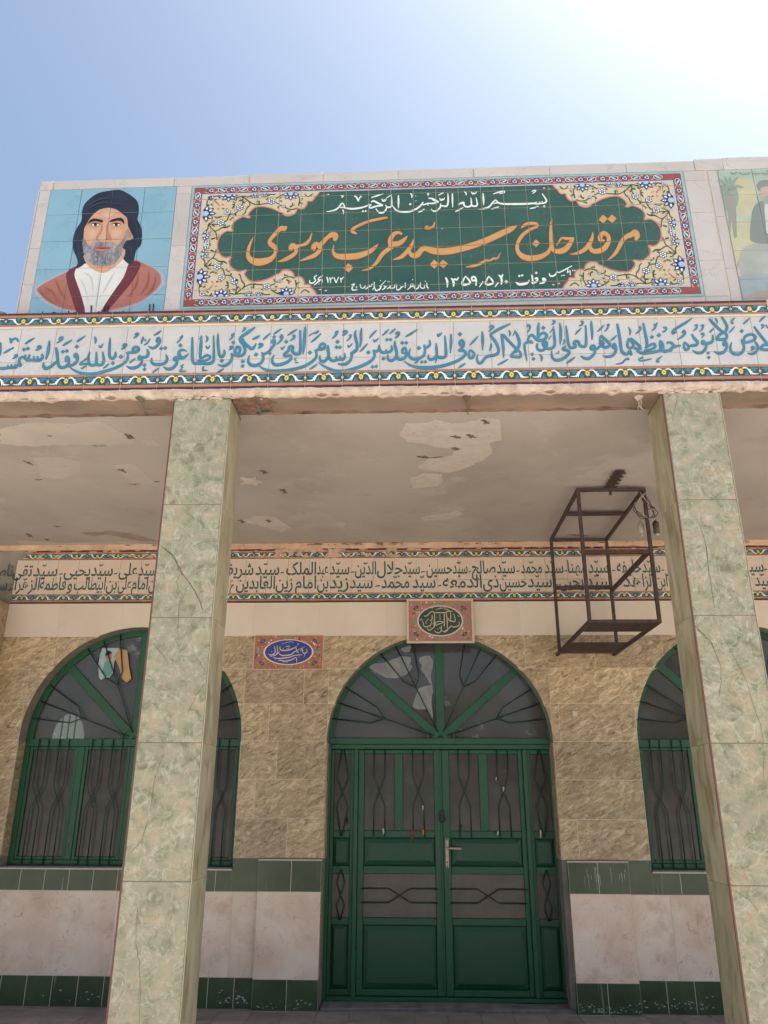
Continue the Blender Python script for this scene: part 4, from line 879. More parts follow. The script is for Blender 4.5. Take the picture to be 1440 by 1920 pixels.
TT = [(450, 390, "528,212,14 500,240,56 460,240,50 410,290,44 355,350,38 335,400,44 370,432,56 402,465,50 395,530,38 330,592,62 210,618,82 125,590,64 92,530,42 108,440,30 152,338,6;425,614,6 500,592,36 580,552,44 632,505,38 625,455,46 595,425,48 575,460,54 585,490,30;625,450,50 690,428,26 712,425,30 750,405,38 785,365,26 812,288,6;668,606,6 770,572,36 850,535,46 900,480,42 895,430,42 852,415,46 830,455,56 850,480,30;885,465,54 930,400,48 990,338,44 1040,310,60 1075,325,66 1062,380,30;D 1222,683,112"),
 (620, 390, "38,425,6 28,500,28 70,548,54 170,558,68 300,548,68 420,508,52 490,460,38 534,415,6;642,116,18 560,130,28 430,160,28 320,205,28 252,245,34 248,275,36 298,300,12;348,713,6 440,690,24 520,620,36 580,530,44 640,480,46 690,440,60;690,440,60 668,385,50 700,312,46 760,285,32 803,305,24;680,415,60 760,410,56 820,372,42 862,322,6;700,590,6 790,562,38 868,490,46 910,430,36 934,362,6;1058,245,18 1085,222,34 1085,250,24;1090,245,24 1130,230,26 1155,215,26 1172,165,6;D 1165,642,108;D 1266,640,104"),
 (780, 390, "-85,450,12 -65,520,40 -25,545,58 20,530,62 62,480,56 105,462,58 200,492,72 330,497,74 470,475,72 640,430,68 800,370,66 950,300,66 1070,245,56 1138,203,6;555,674,5 640,662,26 720,636,30 780,602,28 830,600,20 870,578,24 915,572,18 952,512,5;D 293,240,20"),
 (960, 380, "98,298,6 140,262,32 200,245,38 270,252,40 292,278,24;288,282,22 200,312,32 110,382,38 62,470,38 62,550,42 112,610,58 200,635,64 310,620,56 400,570,42 432,510,30;D 268,467,92;448,186,5 437,260,28 434,380,38 440,480,42 450,520,46 480,552,46 550,555,62 612,520,58 662,450,44 697,402,6;697,404,10 620,415,32 560,408,22 530,440,18 498,492,10;650,590,6 740,575,32 820,532,46 870,470,46 900,400,32 905,340,6;868,470,28 890,540,46 950,557,54 1030,527,58 1082,450,48 1078,385,44 1030,352,48 992,385,50 992,430,48 1040,440,18;D 1022,195,104;D 1122,192,104;1065,662,5 1140,600,32 1190,530,42 1230,450,46 1280,395,50 1340,368,60 1380,345,66 1402,385,66 1385,438,16")]
for X_, Y_, txt in TT:
    e1 = Print('title_calligraphy', tp, YP - .003, [orange_e, orange], pj); e1.lay(0, .0040); e1.cell = .03
    fn = lambda x, y: pl(X_ + x / 6., Y_ + y / 6.)
    e1.strokes(txt, fn, grow=4.5, k=5); e1.lay(1, .0056); e1.strokes(txt, fn, grow=-.5, k=5); e1.done()
WT = [(600, 350, 6.26, "75,302,6 150,290,14 210,262,18 250,212,16 270,208,14 288,248,16 240,252,14;285,255,14 360,268,20 450,262,20 530,242,16 590,215,12;600,190,10 630,176,18 690,206,20 742,226,12;740,228,16 660,238,18 600,258,18 578,248,12 604,215,10;655,262,6 680,300,14 720,318,18 762,295,18 782,255,14 768,222,10;775,248,14 800,250,16 835,242,18 840,180,20 835,102,8;778,142,8 835,108,12;920,108,10 922,180,20 920,262,6;245,115,10 275,118,12 255,138,8;403,118,12 432,135,18 452,180,16;450,175,12 468,138,12 488,118,14;603,137,8 670,115,16 747,90,8;725,150,8 740,180,14 758,155,8;742,180,12 765,175,12 780,148,8;D 505,298,28;D 537,296,28;265,276,8 277,300,14 275,332,6;850,228,6 890,282,16 950,302,20 1040,302,22 1120,275,20 1180,232,18 1212,188,10;1200,195,10 1215,222,14 1262,205,14 1330,205,18 1392,185,12;1262,215,16 1270,232,6;1270,145,10 1320,150,18 1392,185,12;D 1060,215,32;1056,83,8 1080,110,16 1075,142,6;1255,90,12 1280,95,10 1260,112,8;D 1125,175,14;1153,309,8 1190,295,16 1227,270,8;D 1122,117,12"),
 (810, 345, 6.26, "0,188,14 30,202,18 77,225,12;-12,300,8 20,328,16 60,318,16 97,280,16 100,236,10;98,262,14 130,266,16 175,265,18 190,200,20 185,116,8;73,140,8 135,110,14;88,172,8 105,202,14 122,178,8;108,200,12 135,190,12 147,168,8;238,118,12 240,200,18 242,284,6;308,256,12 350,225,16 378,230,14 312,246,12;375,225,16 380,266,18 430,276,18 462,250,18 455,168,8;462,262,18 500,270,18 532,250,18 515,168,8;272,334,8 320,310,16 368,283,6;373,93,10 397,115,16 400,142,6;460,98,8 475,125,14 492,108,8;478,124,12 510,118,12 522,94,6;598,116,10 603,190,20 605,258,6;540,303,6 610,297,16 670,276,18 712,225,16 745,198,14 768,228,14 720,236,12;765,225,16 830,242,20 950,244,22 1100,242,22 1180,236,20 1215,236,18 1222,213,6;1215,242,14 1250,240,14 1267,213,6;1250,240,14 1285,236,14 1292,208,6;1285,236,14 1320,230,18 1342,200,18 1290,122,10;D 1315,272,32;1147,299,8 1200,285,16 1252,268,6;692,302,8 740,290,16 788,274,6;718,127,8 770,108,14 840,93,14 847,110,12 790,120,10;1168,97,8 1200,84,12 1217,90,12 1178,122,8"),
 (800, 490, 4.8, "170,150,12 186,190,18 185,240,6;220,158,12 240,176,14 252,160,10;252,160,10 268,174,14 288,148,8;230,165,14 243,200,20 240,234,8;350,138,8 320,195,18 332,218,18 382,205,18 388,185,16 350,140,8;442,225,10 445,180,16 430,145,14 405,155,14 415,180,14 442,172,12;473,237,6 507,188,12;560,138,8 530,195,16 545,216,16 592,205,16 592,180,14 560,142,8;613,237,6 647,193,12;648,128,14 670,150,14 685,122,10;664,135,14 675,180,18 670,215,8;D 715,190,34;800,190,10 832,213,20 902,202,18 922,172,6;D 832,138,24;D 858,133,24;943,128,10 956,180,18 950,205,14 992,182,16 992,155,14 972,165,14;D 985,110,24;1012,207,6 1050,197,16 1067,170,16 1045,160,16 1048,182,14;1103,112,6 1110,138,12 1150,132,12 1172,93,6;1170,100,8 1190,107,8 1215,95,10 1250,77,10 1308,46,6;D 1215,135,14;D 1235,132,14;1270,73,6 1265,112,10;1265,95,8 1278,104,8;1288,88,8 1292,132,8;D 1312,88,14;D 1330,88,14"),
 (570, 500, 6., "68,158,8 66,185,14 100,192,14 132,162,14 115,130,12 147,103,10;112,216,6 150,187,14 172,158,14 160,142,10 215,105,8;165,180,8 192,150,14;D 170,200,12;208,150,8 204,188,10;256,123,10 268,150,16 270,192,6;288,128,10 305,146,12 326,122,8;297,140,12 300,192,8;338,128,12 362,190,14;362,190,12 392,123,8;408,133,10 425,146,12 447,122,8;414,140,12 420,188,8;535,215,10 570,200,10 545,237,14 548,270,14 602,265,8;D 592,240,18;632,203,8 641,247,12;648,252,6 682,242,12 690,215,8;688,262,6 722,240,14 740,213,8;725,228,12 757,225,14 767,198,8;768,267,6 792,245,12 785,225,10;790,178,8 792,240,12;798,250,8 812,276,14 852,260,14 872,220,12;850,228,12 870,215,8 922,163,6;878,267,6 902,255,12 915,235,12 900,225,10;915,240,10 932,232,8;933,257,6 962,240,12 975,213,8;965,245,12 990,250,10 1015,243,10 1022,205,6;1042,203,6 1040,250,10;1040,255,10 1055,270,14 1085,255,12 1092,228,8;1090,245,10 1122,228,8;1140,188,10 1140,247,8;1163,267,6 1195,240,12 1205,198,8;1205,235,10 1225,225,10 1222,195,6;1238,215,6 1245,250,14 1280,252,14 1297,208,6;1310,188,10 1312,242,10 1352,248,12 1356,213,6;1380,188,10 1386,240,12 1405,243,6;D 1365,172,14;D 1222,155,14;D 862,165,12;D 1395,258,12;D 945,178,12;D 960,176,12")]
for X_, Y_, s_, txt in WT:
    w1 = Print('small_lettering', tp, YP - .003, [white_p], pj); w1.lay(0, .0040); w1.cell = .014; w1.strokes(txt, lambda x, y: pl(X_ + x / s_, Y_ + y / s_), grow=.8, k=3); w1.done()

# ---- portrait mural
po = pthing('portrait_mural', (-2.12, YP, 4.62), 'sky blue tile mural of a grey bearded man in dark turban and brown cloak', 'mural')
blue_t = mat('sky_blue_glaze', [(.19, .355, .46), (.225, .40, .51)], .28, 3.5, .03, roughvar=.04, island=.03)
pcx = [-2.578, -2.347, -2.117, -1.886, -1.655]; pcz = [4.62, pl(180, 556)[1], pl(180, 503)[1], pl(180, 451)[1], pl(180, 401)[1], 5.763]
tile_grid('mural_tile', po, YP - .003, pcx, pcz, blue_t, gap=.0018)
skin = mat('painted_skin', [(.50, .26, .155), (.60, .35, .23)], .3, 5, per_object=False); skin_l = mat('painted_skin_light', (.60, .375, .255), .3); skin_d = mat('painted_skin_shadow', (.44, .21, .135), .3)
turb = mat('painted_black_cloth', [(.012, .016, .03), (.03, .036, .055)], .3, 3); robe = mat('painted_brown_cloak', [(.30, .105, .075), (.42, .18, .135)], .3, 3, per_object=False)
robed = mat('painted_dark_lapel', [(.10, .018, .022), (.15, .03, .035)], .3, 3); shirt = mat('painted_white_shirt', [(.56, .57, .56), (.68, .68, .66)], .3, 4)
beard = mat('painted_grey_beard', [(.10, .10, .12), (.22, .215, .235), (.40, .39, .41)], .35, 9, stretch=(2.2, 1, .6)); ink = mat('painted_black_line', (.015, .012, .014), .35)
halo1 = mat('painted_rose_fade', (.46, .33, .29), .3); halo2 = mat('painted_pale_fade', (.33, .45, .50), .3); lipm = mat('painted_lips', (.42, .11, .09), .35)
PM = [halo2, halo1, robe, robed, shirt, turb, skin, skin_l, skin_d, beard, lipm, ink, white_p]
q1 = Print('painted_portrait', po, YP - .003, PM, [('x', pcx[1:-1], .0013), ('z', pcz[1:-1], .0013)])
g1 = lambda x, y: pl(x / 4., 300 + y / 4.); g6 = lambda x, y: pl(150 + x / 10.67, 340 + y / 10.67)
def smooth(pts, k=3):
    P = [(a, b, 0) for a, b in pts]; n = len(P); o = []
    for i in range(n):
        p0, p1, p2, p3 = P[i - 1], P[i], P[(i + 1) % n], P[(i + 2) % n]
        for s in range(k):
            t = s / k; o.append(tuple(.5 * (2 * p1[c] + (p2[c] - p0[c]) * t + (2 * p0[c] - 5 * p1[c] + 4 * p2[c] - p3[c]) * t * t + (3 * p1[c] - p0[c] - 3 * p2[c] + p3[c]) * t ** 3) for c in range(2)))
    return o
LV = [0]
def PG(g, pts, mi, sm=True, pr=None):
    pr = pr or q1; LV[0] += 1; pr.off = .0004 + LV[0] * .00012; pts = smooth(pts) if sm else pts
    pr.poly([g(*q) for q in pts], mi)
rb = [(265, 975), (300, 940), (400, 885), (500, 838), (560, 800), (650, 775), (760, 850), (920, 745), (1000, 740), (1100, 782), (1190, 832), (1222, 885), (1215, 940), (1150, 1010), (1050, 1075), (900, 1125), (770, 1150), (640, 1150), (470, 1125), (350, 1070), (290, 1015)]
def grow(P, d):
    cx_, cy_ = 740, 950; return [(x + (x - cx_) / math.hypot(x - cx_, y - cy_) * d, y + (y - cy_) / math.hypot(x - cx_, y - cy_) * d * (1 if y > 900 else .15)) for x, y in P]
for k_ in range(9):
    f_ = k_ / 8; c0, c1 = (.18, .37, .485), (.36, .145, .11); ce = tuple(c0[c] * (1 - f_) + c1[c] * f_ + .10 * math.sin(math.pi * f_) for c in range(3))
    q1.m.append(mat('painted_fade_%s' % 'abcdefghi'[k_], ce, .3)); PG(g1, grow(rb, 16 - 4.2 * k_), len(q1.m) - 1)
PG(g1, grow(rb, -22), 2)
PG(g1, [(560, 830), (650, 780), (760, 850), (925, 745), (975, 785), (900, 935), (765, 1125), (700, 1160), (640, 1150), (600, 1010), (575, 920)], 4)
PG(g1, [(500, 850), (575, 800), (560, 860), (580, 930), (612, 1020), (640, 1150), (582, 1150), (540, 1040), (510, 940)], 3); PG(g1, [(975, 770), (1058, 778), (1010, 890), (900, 1030), (800, 1140), (765, 1130), (840, 1010), (930, 880)], 3)
PG(g1, [(618, 385), (640, 330), (690, 282), (745, 250), (820, 235), (900, 228), (960, 255), (1010, 290), (1038, 330), (1042, 400), (1032, 450), (1060, 505), (1067, 570), (1058, 640), (1022, 685), (1008, 745), (985, 790), (925, 745), (880, 640), (700, 640), (650, 770), (560, 825), (585, 780), (575, 730), (550, 670), (549, 600), (570, 530), (612, 460)], 5)
PG(g1, [(645, 700), (655, 785), (700, 825), (760, 850), (820, 835), (925, 745), (915, 660)], 6)
PG(g6, [(80, 1080), (95, 950), (150, 850), (200, 760), (300, 650), (400, 580), (520, 545), (620, 545), (740, 580), (850, 660), (945, 745), (965, 900), (1010, 1000), (1070, 1130), (1020, 1180), (930, 1200), (860, 1330), (800, 1500), (700, 1600), (450, 1660), (250, 1600), (130, 1450), (85, 1250)], 6)
for nm_, f_ in (('a', .25), ('b', .5), ('c', .75), ('d', 1.)): q1.m.append(mat('painted_skin_tone_' + nm_, tuple(a_ + (b_ - a_) * f_ for a_, b_ in zip((.55, .305, .19), (.62, .40, .275))), .3))
SK = len(q1.m) - 4
def blend(P, base=0):
    cx_ = sum(p[0] for p in P) / len(P); cy_ = sum(p[1] for p in P) / len(P)
    for j, k_ in enumerate((1.25, 1.0, .75, .45)): PG(g6, [(cx_ + (x - cx_) * k_, cy_ + (y - cy_) * k_) for x, y in P], SK + j)
blend([(140, 1000), (180, 950), (290, 950), (370, 1010), (340, 1110), (250, 1170), (160, 1120)]); blend([(640, 990), (720, 970), (820, 960), (850, 1040), (790, 1120), (690, 1150), (630, 1080)])
blend([(430, 640), (560, 610), (690, 640), (650, 710), (540, 740), (430, 710)]); PG(g6, [(480, 830), (525, 830), (520, 1000), (525, 1150), (440, 1165), (460, 1000)], 7)
PG(g6, [(535, 900), (590, 850), (570, 980), (640, 1150), (620, 1200), (540, 1120)], 8); PG(g6, [(440, 880), (465, 870), (450, 1000), (380, 1110), (340, 1180), (330, 1120), (410, 1020)], 8)
PG(g6, [(60, 1190), (95, 1170), (150, 1260), (195, 1310), (270, 1245), (380, 1215), (495, 1240), (600, 1225), (690, 1250), (765, 1290), (830, 1220), (890, 1120), (940, 990), (985, 980), (925, 1180), (865, 1330), (830, 1460), (760, 1590), (640, 1680), (480, 1708), (320, 1700), (200, 1625), (110, 1520), (65, 1370)], 9)
bl = [mat('painted_beard_dark', (.07, .07, .085), .35), mat('painted_beard_light', (.42, .41, .43), .35)]; q1.m += bl; nb0 = len(q1.m) - 2
for k_ in range(190):
    a_ = random.uniform(0, math.pi); r_ = random.uniform(.45, .97); x_ = 480 + 400 * r_ * math.cos(a_); y_ = 1330 + 370 * r_ * math.sin(a_)
    if y_ < 1250 and 180 < x_ < 800: continue
    if 270 < x_ < 650 and y_ < 1415: continue
    l_ = random.uniform(25, 65); an = math.atan2(y_ - 1150, (x_ - 480) * .8); q1.mi = nb0 + (k_ % 2); q1.off = .0004 + LV[0] * .00012 + .0002
    q1.strip([(x_, y_, 6), (x_ + l_ * .5 * math.cos(an) + random.uniform(-6, 6), y_ + l_ * .5 * math.sin(an), 7), (x_ + l_ * math.cos(an), y_ + l_ * math.sin(an), 3)], g6, k=1)
LV[0] += 6
PG(g6, [(285, 1340), (400, 1318), (480, 1332), (560, 1318), (630, 1345), (570, 1395), (430, 1410), (310, 1390)], 10); PG(g6, [(300, 1352), (480, 1345), (615, 1352), (480, 1362)], 11); PG(g6, [(300, 1385), (440, 1400), (590, 1370), (440, 1388)], 7)
PG(g6, [(165, 875), (205, 795), (280, 762), (380, 772), (468, 800), (440, 842), (350, 815), (260, 820), (200, 850)], 11); PG(g6, [(592, 830), (640, 785), (740, 755), (830, 748), (885, 800), (892, 872), (845, 822), (760, 805), (680, 822)], 11)
for cx_, in ((320,), (735,)):
    PG(g6, [(cx_ - 95, 885), (cx_ - 50, 850), (cx_, 840), (cx_ + 60, 855), (cx_ + 95, 880), (cx_, 925)], 8); PG(g6, [(cx_ - 75, 888), (cx_, 862), (cx_ + 75, 888), (cx_, 915)], 12)
    PG(g6, ell((cx_, 886), 32, 30, 10), 11); PG(g6, [(cx_ - 95, 882), (cx_ - 40, 852), (cx_, 848), (cx_ + 50, 855), (cx_ + 95, 882), (cx_, 866)], 11)
PG(g6, ell((362, 1188), 22, 12, 8), 11); PG(g6, ell((555, 1178), 26, 12, 8), 11); PG(g6, [(960, 1010), (1000, 1020), (1040, 1110), (990, 1140)], 8)
q1.m += [mat('painted_cloak_fold', (.26, .085, .06), .3), mat('painted_cloth_fold', (.05, .058, .085), .3), mat('painted_shirt_fold', (.46, .47, .47), .3)]; fo = len(q1.m) - 3; q1.off = .0004 + (LV[0] + 2) * .00012
q1.mi = fo; q1.strokes("340,960,4 400,1000,10 440,1080,4;420,900,4 450,980,9 500,1060,4;1120,840,4 1110,930,10 1060,1010,4;1040,860,4 1020,950,9 960,1040,4;1170,880,4 1150,960,8 1100,1020,3;300,985,4 350,1040,9 420,1085,3", g1)
q1.mi = fo + 1; q1.strokes("650,360,3 760,300,7 900,290,3;640,390,3 760,330,6 930,340,3;1000,420,3 1030,520,7 1035,620,3;585,560,3 590,650,7 610,740,3;960,640,3 990,680,6 985,740,3", g1)
q1.mi = fo + 2; q1.strokes("640,850,3 690,900,7 700,1000,3;860,850,3 820,920,7 770,1010,3;600,900,3 640,960,6 660,1060,3;745,860,3 742,950,5 720,1100,3", g1)
q1.mi = 11; q1.off = .0004 + (LV[0] + 20) * .00012
q1.strokes("1128,1088,9 1124,1165,9;1156,1086,9 1150,1165,9;690,1098,12 688,1170,8;792,1102,9 790,1165,9;816,1100,9 812,1165,9;583,1140,8 583,1175;520,1140,10 520,1175;325,1145,8 328,1175;560,1160,8 570,1150 580,1160;850,1165,9 870,1148 890,1165;900,1165,9 930,1145 960,1165;380,1170,8 410,1150 440,1170;600,1165,8 640,1158 680,1165;725,1165,9 745,1146 762,1165;1010,1165,8 1040,1155 1070,1165", g1)
q1.done()

# ---- garden mural at the right
gm = pthing('garden_mural', (2.75, YP, 4.62), 'faded tile mural of a robed figure in a palm garden, right parapet end', 'mural')
gxs = [2.193, 2.43, 2.66, 2.89, 3.12, 3.318]; tile_grid('mural_tile', gm, YP - .003, gxs, pcz, mat('pale_green_glaze', [(.30, .40, .34), (.42, .50, .42)], .28, 2, .03, per_object=False), gap=.0018)
GM = [mat('garden_green', [(.06, .13, .09), (.14, .22, .13)], .3, 6), mat('garden_trunk', (.16, .11, .08), .3), mat('garden_ochre', [(.46, .40, .14), (.60, .52, .24)], .3, 5), mat('garden_orange', [(.40, .18, .08), (.50, .34, .16)], .3, 4), turb, skin, mat('garden_blue', [(.12, .20, .30), (.25, .32, .38)], .3, 4), robe, mat('garden_stone', [(.22, .24, .22), (.38, .38, .34)], .3, 4), shirt, beard, ink]
GM = [mat('faded_%s' % m_.name, [tuple(.5 * a_ + .5 * b_ for a_, b_ in zip(e_.color[:3], (.40, .44, .40))) for e_ in next(n_ for n_ in m_.node_tree.nodes if n_.type == 'VALTORGB').color_ramp.elements], .3, 9) for m_ in GM]  # colours mixed towards grey-green, painting in the veil of sun glare
q2 = Print('painted_garden', gm, YP - .003, GM, [('x', gxs[1:-1], .0013), ('z', pcz[1:-1], .0013)])
g3 = lambda x, y: (lambda p: (min(max(p[0], 2.196), 3.316), min(max(p[1], 4.62), 5.76)))(pl(1300 + x / 6.62, 290 + y / 6.62))
LV[0] = 0
PG(g3, [(300, 850), (900, 800), (1900, 780), (1900, 1500), (450, 1500)], 2, False, q2); PG(g3, [(520, 330), (600, 300), (680, 320), (770, 380), (780, 560), (700, 760), (560, 780), (500, 560)], 2, True, q2)
PG(g3, [(900, 200), (1200, 230), (1500, 260), (1700, 420), (1700, 800), (1250, 800), (1150, 500)], 0, True, q2)
PG(g3, [(250, 450), (330, 390), (430, 370), (520, 400), (560, 520), (540, 640), (440, 700), (330, 700), (260, 600)], 0, True, q2); PG(g3, [(390, 500), (520, 500), (540, 1030), (500, 1040), (470, 800), (440, 1000), (400, 1000)], 1, False, q2)
PG(g3, [(700, 980), (720, 760), (750, 650), (820, 590), (900, 580), (1000, 620), (1100, 760), (1120, 1100), (900, 1120), (720, 1080)], 4, True, q2); PG(g3, [(785, 400), (810, 340), (880, 320), (970, 330), (1020, 390), (1010, 450), (960, 470), (830, 460)], 4, True, q2)
PG(g3, [(830, 430), (920, 400), (980, 440), (975, 540), (910, 600), (850, 560)], 5, True, q2); PG(g3, [(850, 530), (920, 520), (975, 530), (950, 620), (880, 630)], 10, True, q2); PG(g3, [(880, 640), (940, 650), (960, 900), (910, 980), (890, 800)], 9, True, q2)
PG(g3, [(590, 1200), (700, 1130), (900, 1110), (1300, 1130), (1350, 1500), (1000, 1560), (600, 1500)], 8, True, q2); PG(g3, [(420, 1520), (700, 1480), (1900, 1500), (1900, 1800), (470, 1800)], 6, False, q2); PG(g3, [(620, 1780), (800, 1700), (1000, 1690), (1900, 1690), (1900, 1800), (600, 1800)], 7, False, q2)
q2.mi = 0; q2.off = .0045
q2.strokes("430,430,26 330,400 250,310,6;430,430,26 380,360 300,290,6;430,430,26 420,350 390,280,6;430,430,26 450,340 460,270,6;430,430,26 490,350 560,270,6;420,440,26 310,400 200,410,6;420,450,26 300,440 190,460,6;420,460,26 300,490 210,560,6;430,450,26 300,540 240,620,6;440,440,26 540,400 620,420,6;440,1420,10 480,1340 400,1300;460,1480,10 500,1380 440,1360;480,1520,10 540,1400 560,1330;1050,430,18 1100,520 1090,640;1150,380,18 1180,520 1190,700;1250,500,18 1230,640 1260,760", g3)
q2.mi = 11; q2.strokes("460,230,10 500,250 540,225;560,235,10 620,255 700,235;720,225,10 760,250 820,240;840,235,10 900,250 960,230;980,240,10 1060,255 1140,235", g3)
q2.done()

# ================================================================ NAMES FRIEZE ON THE BACK WALL
nf = empty('names_frieze', (0, YW, 3.65), 'inner white tile frieze with two rows of small dark calligraphy under the porch ceiling', 'inscription')
nj = [-1.408 + .2085 * k for k in range(-12, 28)]
for a_, b_ in zip(nj, nj[1:]):
    for z0, z1 in ((3.478, 3.60), (3.60, 3.828)): tile_obj('white_tile', nf, a_, b_, YW - .002, z0, z1, inner_t, gap=.001)
nb = border_tile_mesh('border_tile', .2085, .094, False); nt_ = border_tile_mesh('border_tile', .2085, .094, True)
chip = mat('chipped_glaze_scar', [(.40, .26, .18), (.55, .38, .28)], .9, 12, .5)
for i, a_ in enumerate(nj[:-1]):
    c = a_ + .104
    link('border_tile', nb, nf, Vector((c, YW - .004, 3.431)) - nf.location, (0, random.uniform(-.004, .004), 0))
    link('border_tile', nt_, nf, Vector((c + .07, YW - .003, 3.876)) - nf.location, (0, random.uniform(-.004, .004), 0))
sc_ = Print('glaze_scar', nf, YW - .003, [chip]); sc_.lay(0, .0036)
def blob(x, z, rx, rz):
    sc_.poly([(x + rx * random.uniform(.6, 1.05) * math.cos(a_), z + rz * random.uniform(.5, 1.05) * math.sin(a_)) for a_ in (2 * math.pi * q / 14 for q in range(14))])
for i, a_ in enumerate(nj[:-1]):
    c = a_ + .174
    sev = 5 if -1.30 < c < .0 and not (-.75 < c < -.25) else (2.2 if c < 0.3 else .8)
    for k in range(int(sev * 3)):
        blob(c + random.uniform(-.1, .1), random.choice((3.915, 3.925, 3.90, 3.87, 3.845)) + random.uniform(-.006, .006), random.uniform(.012, .05) * min(1.2, sev), random.uniform(.005, .016) * (1.8 if sev > 3 else 1))
sc_.done()
F = {}
for c in list(range(0xFB50, 0xFDFF)) + list(range(0xFE70, 0xFEFD)):
    d = unicodedata.decomposition(chr(c)).split()
    if len(d) >= 2 and d[0] in ('<isolated>', '<initial>', '<medial>', '<final>'): F.setdefault((''.join(chr(int(x, 16)) for x in d[1:]), d[0][1:3]), chr(c))
def shape(s):
    out = ''; prev = False; i = 0
    while i < len(s):
        k = 'لا' if s[i:i + 2] == 'لا' else s[i]
        nx_ = s[i + len(k)] if i + len(k) < len(s) else ''
        j = (k, 'in') in F and nx_ and (nx_, 'fi') in F
        out += F.get((k, ('is', 'in', 'fi', 'me')[2 * int(prev) + int(bool(j))]), k); prev = bool(j); i += len(k)
    return out[::-1]
NM = Print('word', nf, YW - .002, [lett_i], [('x', nj, .0009), ('z', [3.60], .0009)]); NM.cell = .012
SG = {}
def glyph_mesh(s):
    if s not in SG:
        cu = bpy.data.curves.new('text', 'FONT'); cu.body = shape(s); cu.offset = .013; cu.resolution_u = 3; cu.fill_mode = 'FRONT'
        o = bpy.data.objects.new('text', cu); COL.objects.link(o); dg = bpy.context.evaluated_depsgraph_get()
        me = bpy.data.meshes.new_from_object(o.evaluated_get(dg)); SG[s] = ([tuple(v.co) for v in me.vertices], [tuple(p.vertices) for p in me.polygons])
        bpy.data.objects.remove(o); bpy.data.meshes.remove(me); bpy.data.curves.remove(cu)
    return SG[s]
def word(pr, s, x0, x1, zb, h, mi=0, off=.0016, mark=None):
    V, Fc = glyph_mesh(s); pr.cur += 1
    if not V: return
    a, b = min(v[0] for v in V), max(v[0] for v in V); k = (x1 - x0) / (b - a); vs_ = {}
    par_ = list(range(len(V)))
    def fd(i):
        while par_[i] != i: par_[i] = par_[par_[i]]; i = par_[i]
        return i
    for f in Fc:
        for q in f[1:]: par_[fd(q)] = fd(f[0])
    isl = {}
    for f in Fc:
        r = isl.setdefault(fd(f[0]), len(isl)); vv = []
        for q in f:
            if q not in vs_: vs_[q] = pr.bm.verts.new((x0 + (V[q][0] - a) * k, -off - .00006 * (r % 12), zb + V[q][1] * h))
            vv.append(vs_[q])
        try: nf_ = pr.bm.faces.new(vv); nf_.material_index = mi; nf_[pr.sid] = pr.cur
        except ValueError: pass
    if mark:
        pr.mi = mi; pr.off = off; cx_ = x0 + (x1 - x0) * mark; w = h * .055
        pr.strip([((cx_ - .1 * h) * 1e3, (zb + .66 * h) * 1e3, w * 1e3), ((cx_ - .03 * h) * 1e3, (zb + .56 * h) * 1e3, w * 1e3), ((cx_ + .0 * h) * 1e3, (zb + .64 * h) * 1e3, w * 700), ((cx_ + .05 * h) * 1e3, (zb + .57 * h) * 1e3, w * 1e3), ((cx_ + .1 * h) * 1e3, (zb + .70 * h) * 1e3, w * 600)], lambda x, z: (x / 1e3, z / 1e3), k=2)
XW = lambda X_, x: at(X_ + x / 3.789, 1085, YW)[0]
SY = 'سید'
L1 = [(0, [('ناصر', -70, 82), ('تقی', 86, 222), (SY, 232, 402), ('-', 415, 440), ('یحیی', 450, 636), (SY, 642, 796), ('-', 805, 830), ('علی', 840, 972), (SY, 978, 1112)]),
      (400, [('شریف', 40, 282), (SY, 295, 466), ('-', 475, 500), ('الملک', 515, 728), ('عبد', 735, 816), (SY, 825, 966), ('-', 975, 1000), ('الدین', 1005, 1156), ('جلال', 1162, 1346)]),
      (750, [(SY, 18, 142), ('-', 150, 178), ('حسین', 188, 372), (SY, 376, 482), ('-', 488, 508), ('صالح', 512, 682), (SY, 690, 820), ('-', 828, 852), ('محمد', 862, 1012), (SY, 1030, 1166), ('-', 1172, 1192), ('مهنا', 1196, 1330)]),
      (1060, [(SY, 168, 312), ('-', 338, 358), ('خلیفه', 372, 546), (SY, 552, 682), ('-', 690, 708), ('جعفر', 720, 900), (SY, 1180, 1290), ('سیا', 1300, 1420), ('-', 1425, 1445)])]
L2 = [(0, [(SY, -60, 62), ('الزهراء', 74, 290), ('فاطمة', 292, 476), ('و', 488, 522), ('ابیطالب', 534, 756), ('بن', 762, 836), ('علی', 848, 938), ('امام', 942, 1056), ('بن', 1062, 1130)]),
      (400, [('ع', 122, 158), ('العابدین', 166, 440), ('زین', 446, 566), ('امام', 584, 732), ('بن', 740, 818), ('زید', 826, 962), (SY, 970, 1132), ('-', 1150, 1184), ('محمد', 1194, 1392)]),
      (750, [(SY, 88, 252), ('-', 268, 292), ('الدمعه', 302, 580), ('ذی', 588, 700), ('حسین', 706, 898), (SY, 904, 1076), ('-', 1100, 1120), ('یحیی', 1126, 1300)]),
      (1060, [(SY, 146, 320), ('-', 360, 395), ('هد', 405, 536), ('الزا', 546, 625), ('ابن', 640, 722), ('علی', 735, 900), (SY, 1340, 1480)])]
for LL, zb in ((L1, 3.662), (L2, 3.522)):
    for X_, wl in LL:
        for s, a_, b_ in wl:
            if s == '-':
                x0, x1 = XW(X_, a_), XW(X_, b_); NM.cur += 1; NM.lay(0, .0016); NM.poly([(x0, zb + .012), (x1, zb + .018), (x1, zb + .030), (x0, zb + .022)])
            else: word(NM, s, XW(X_, a_), XW(X_, b_), zb, .178, mark=.42 if s == SY else (.5 if s in ('محمد', 'الدین', 'الزهراء') else None))
NM.done()

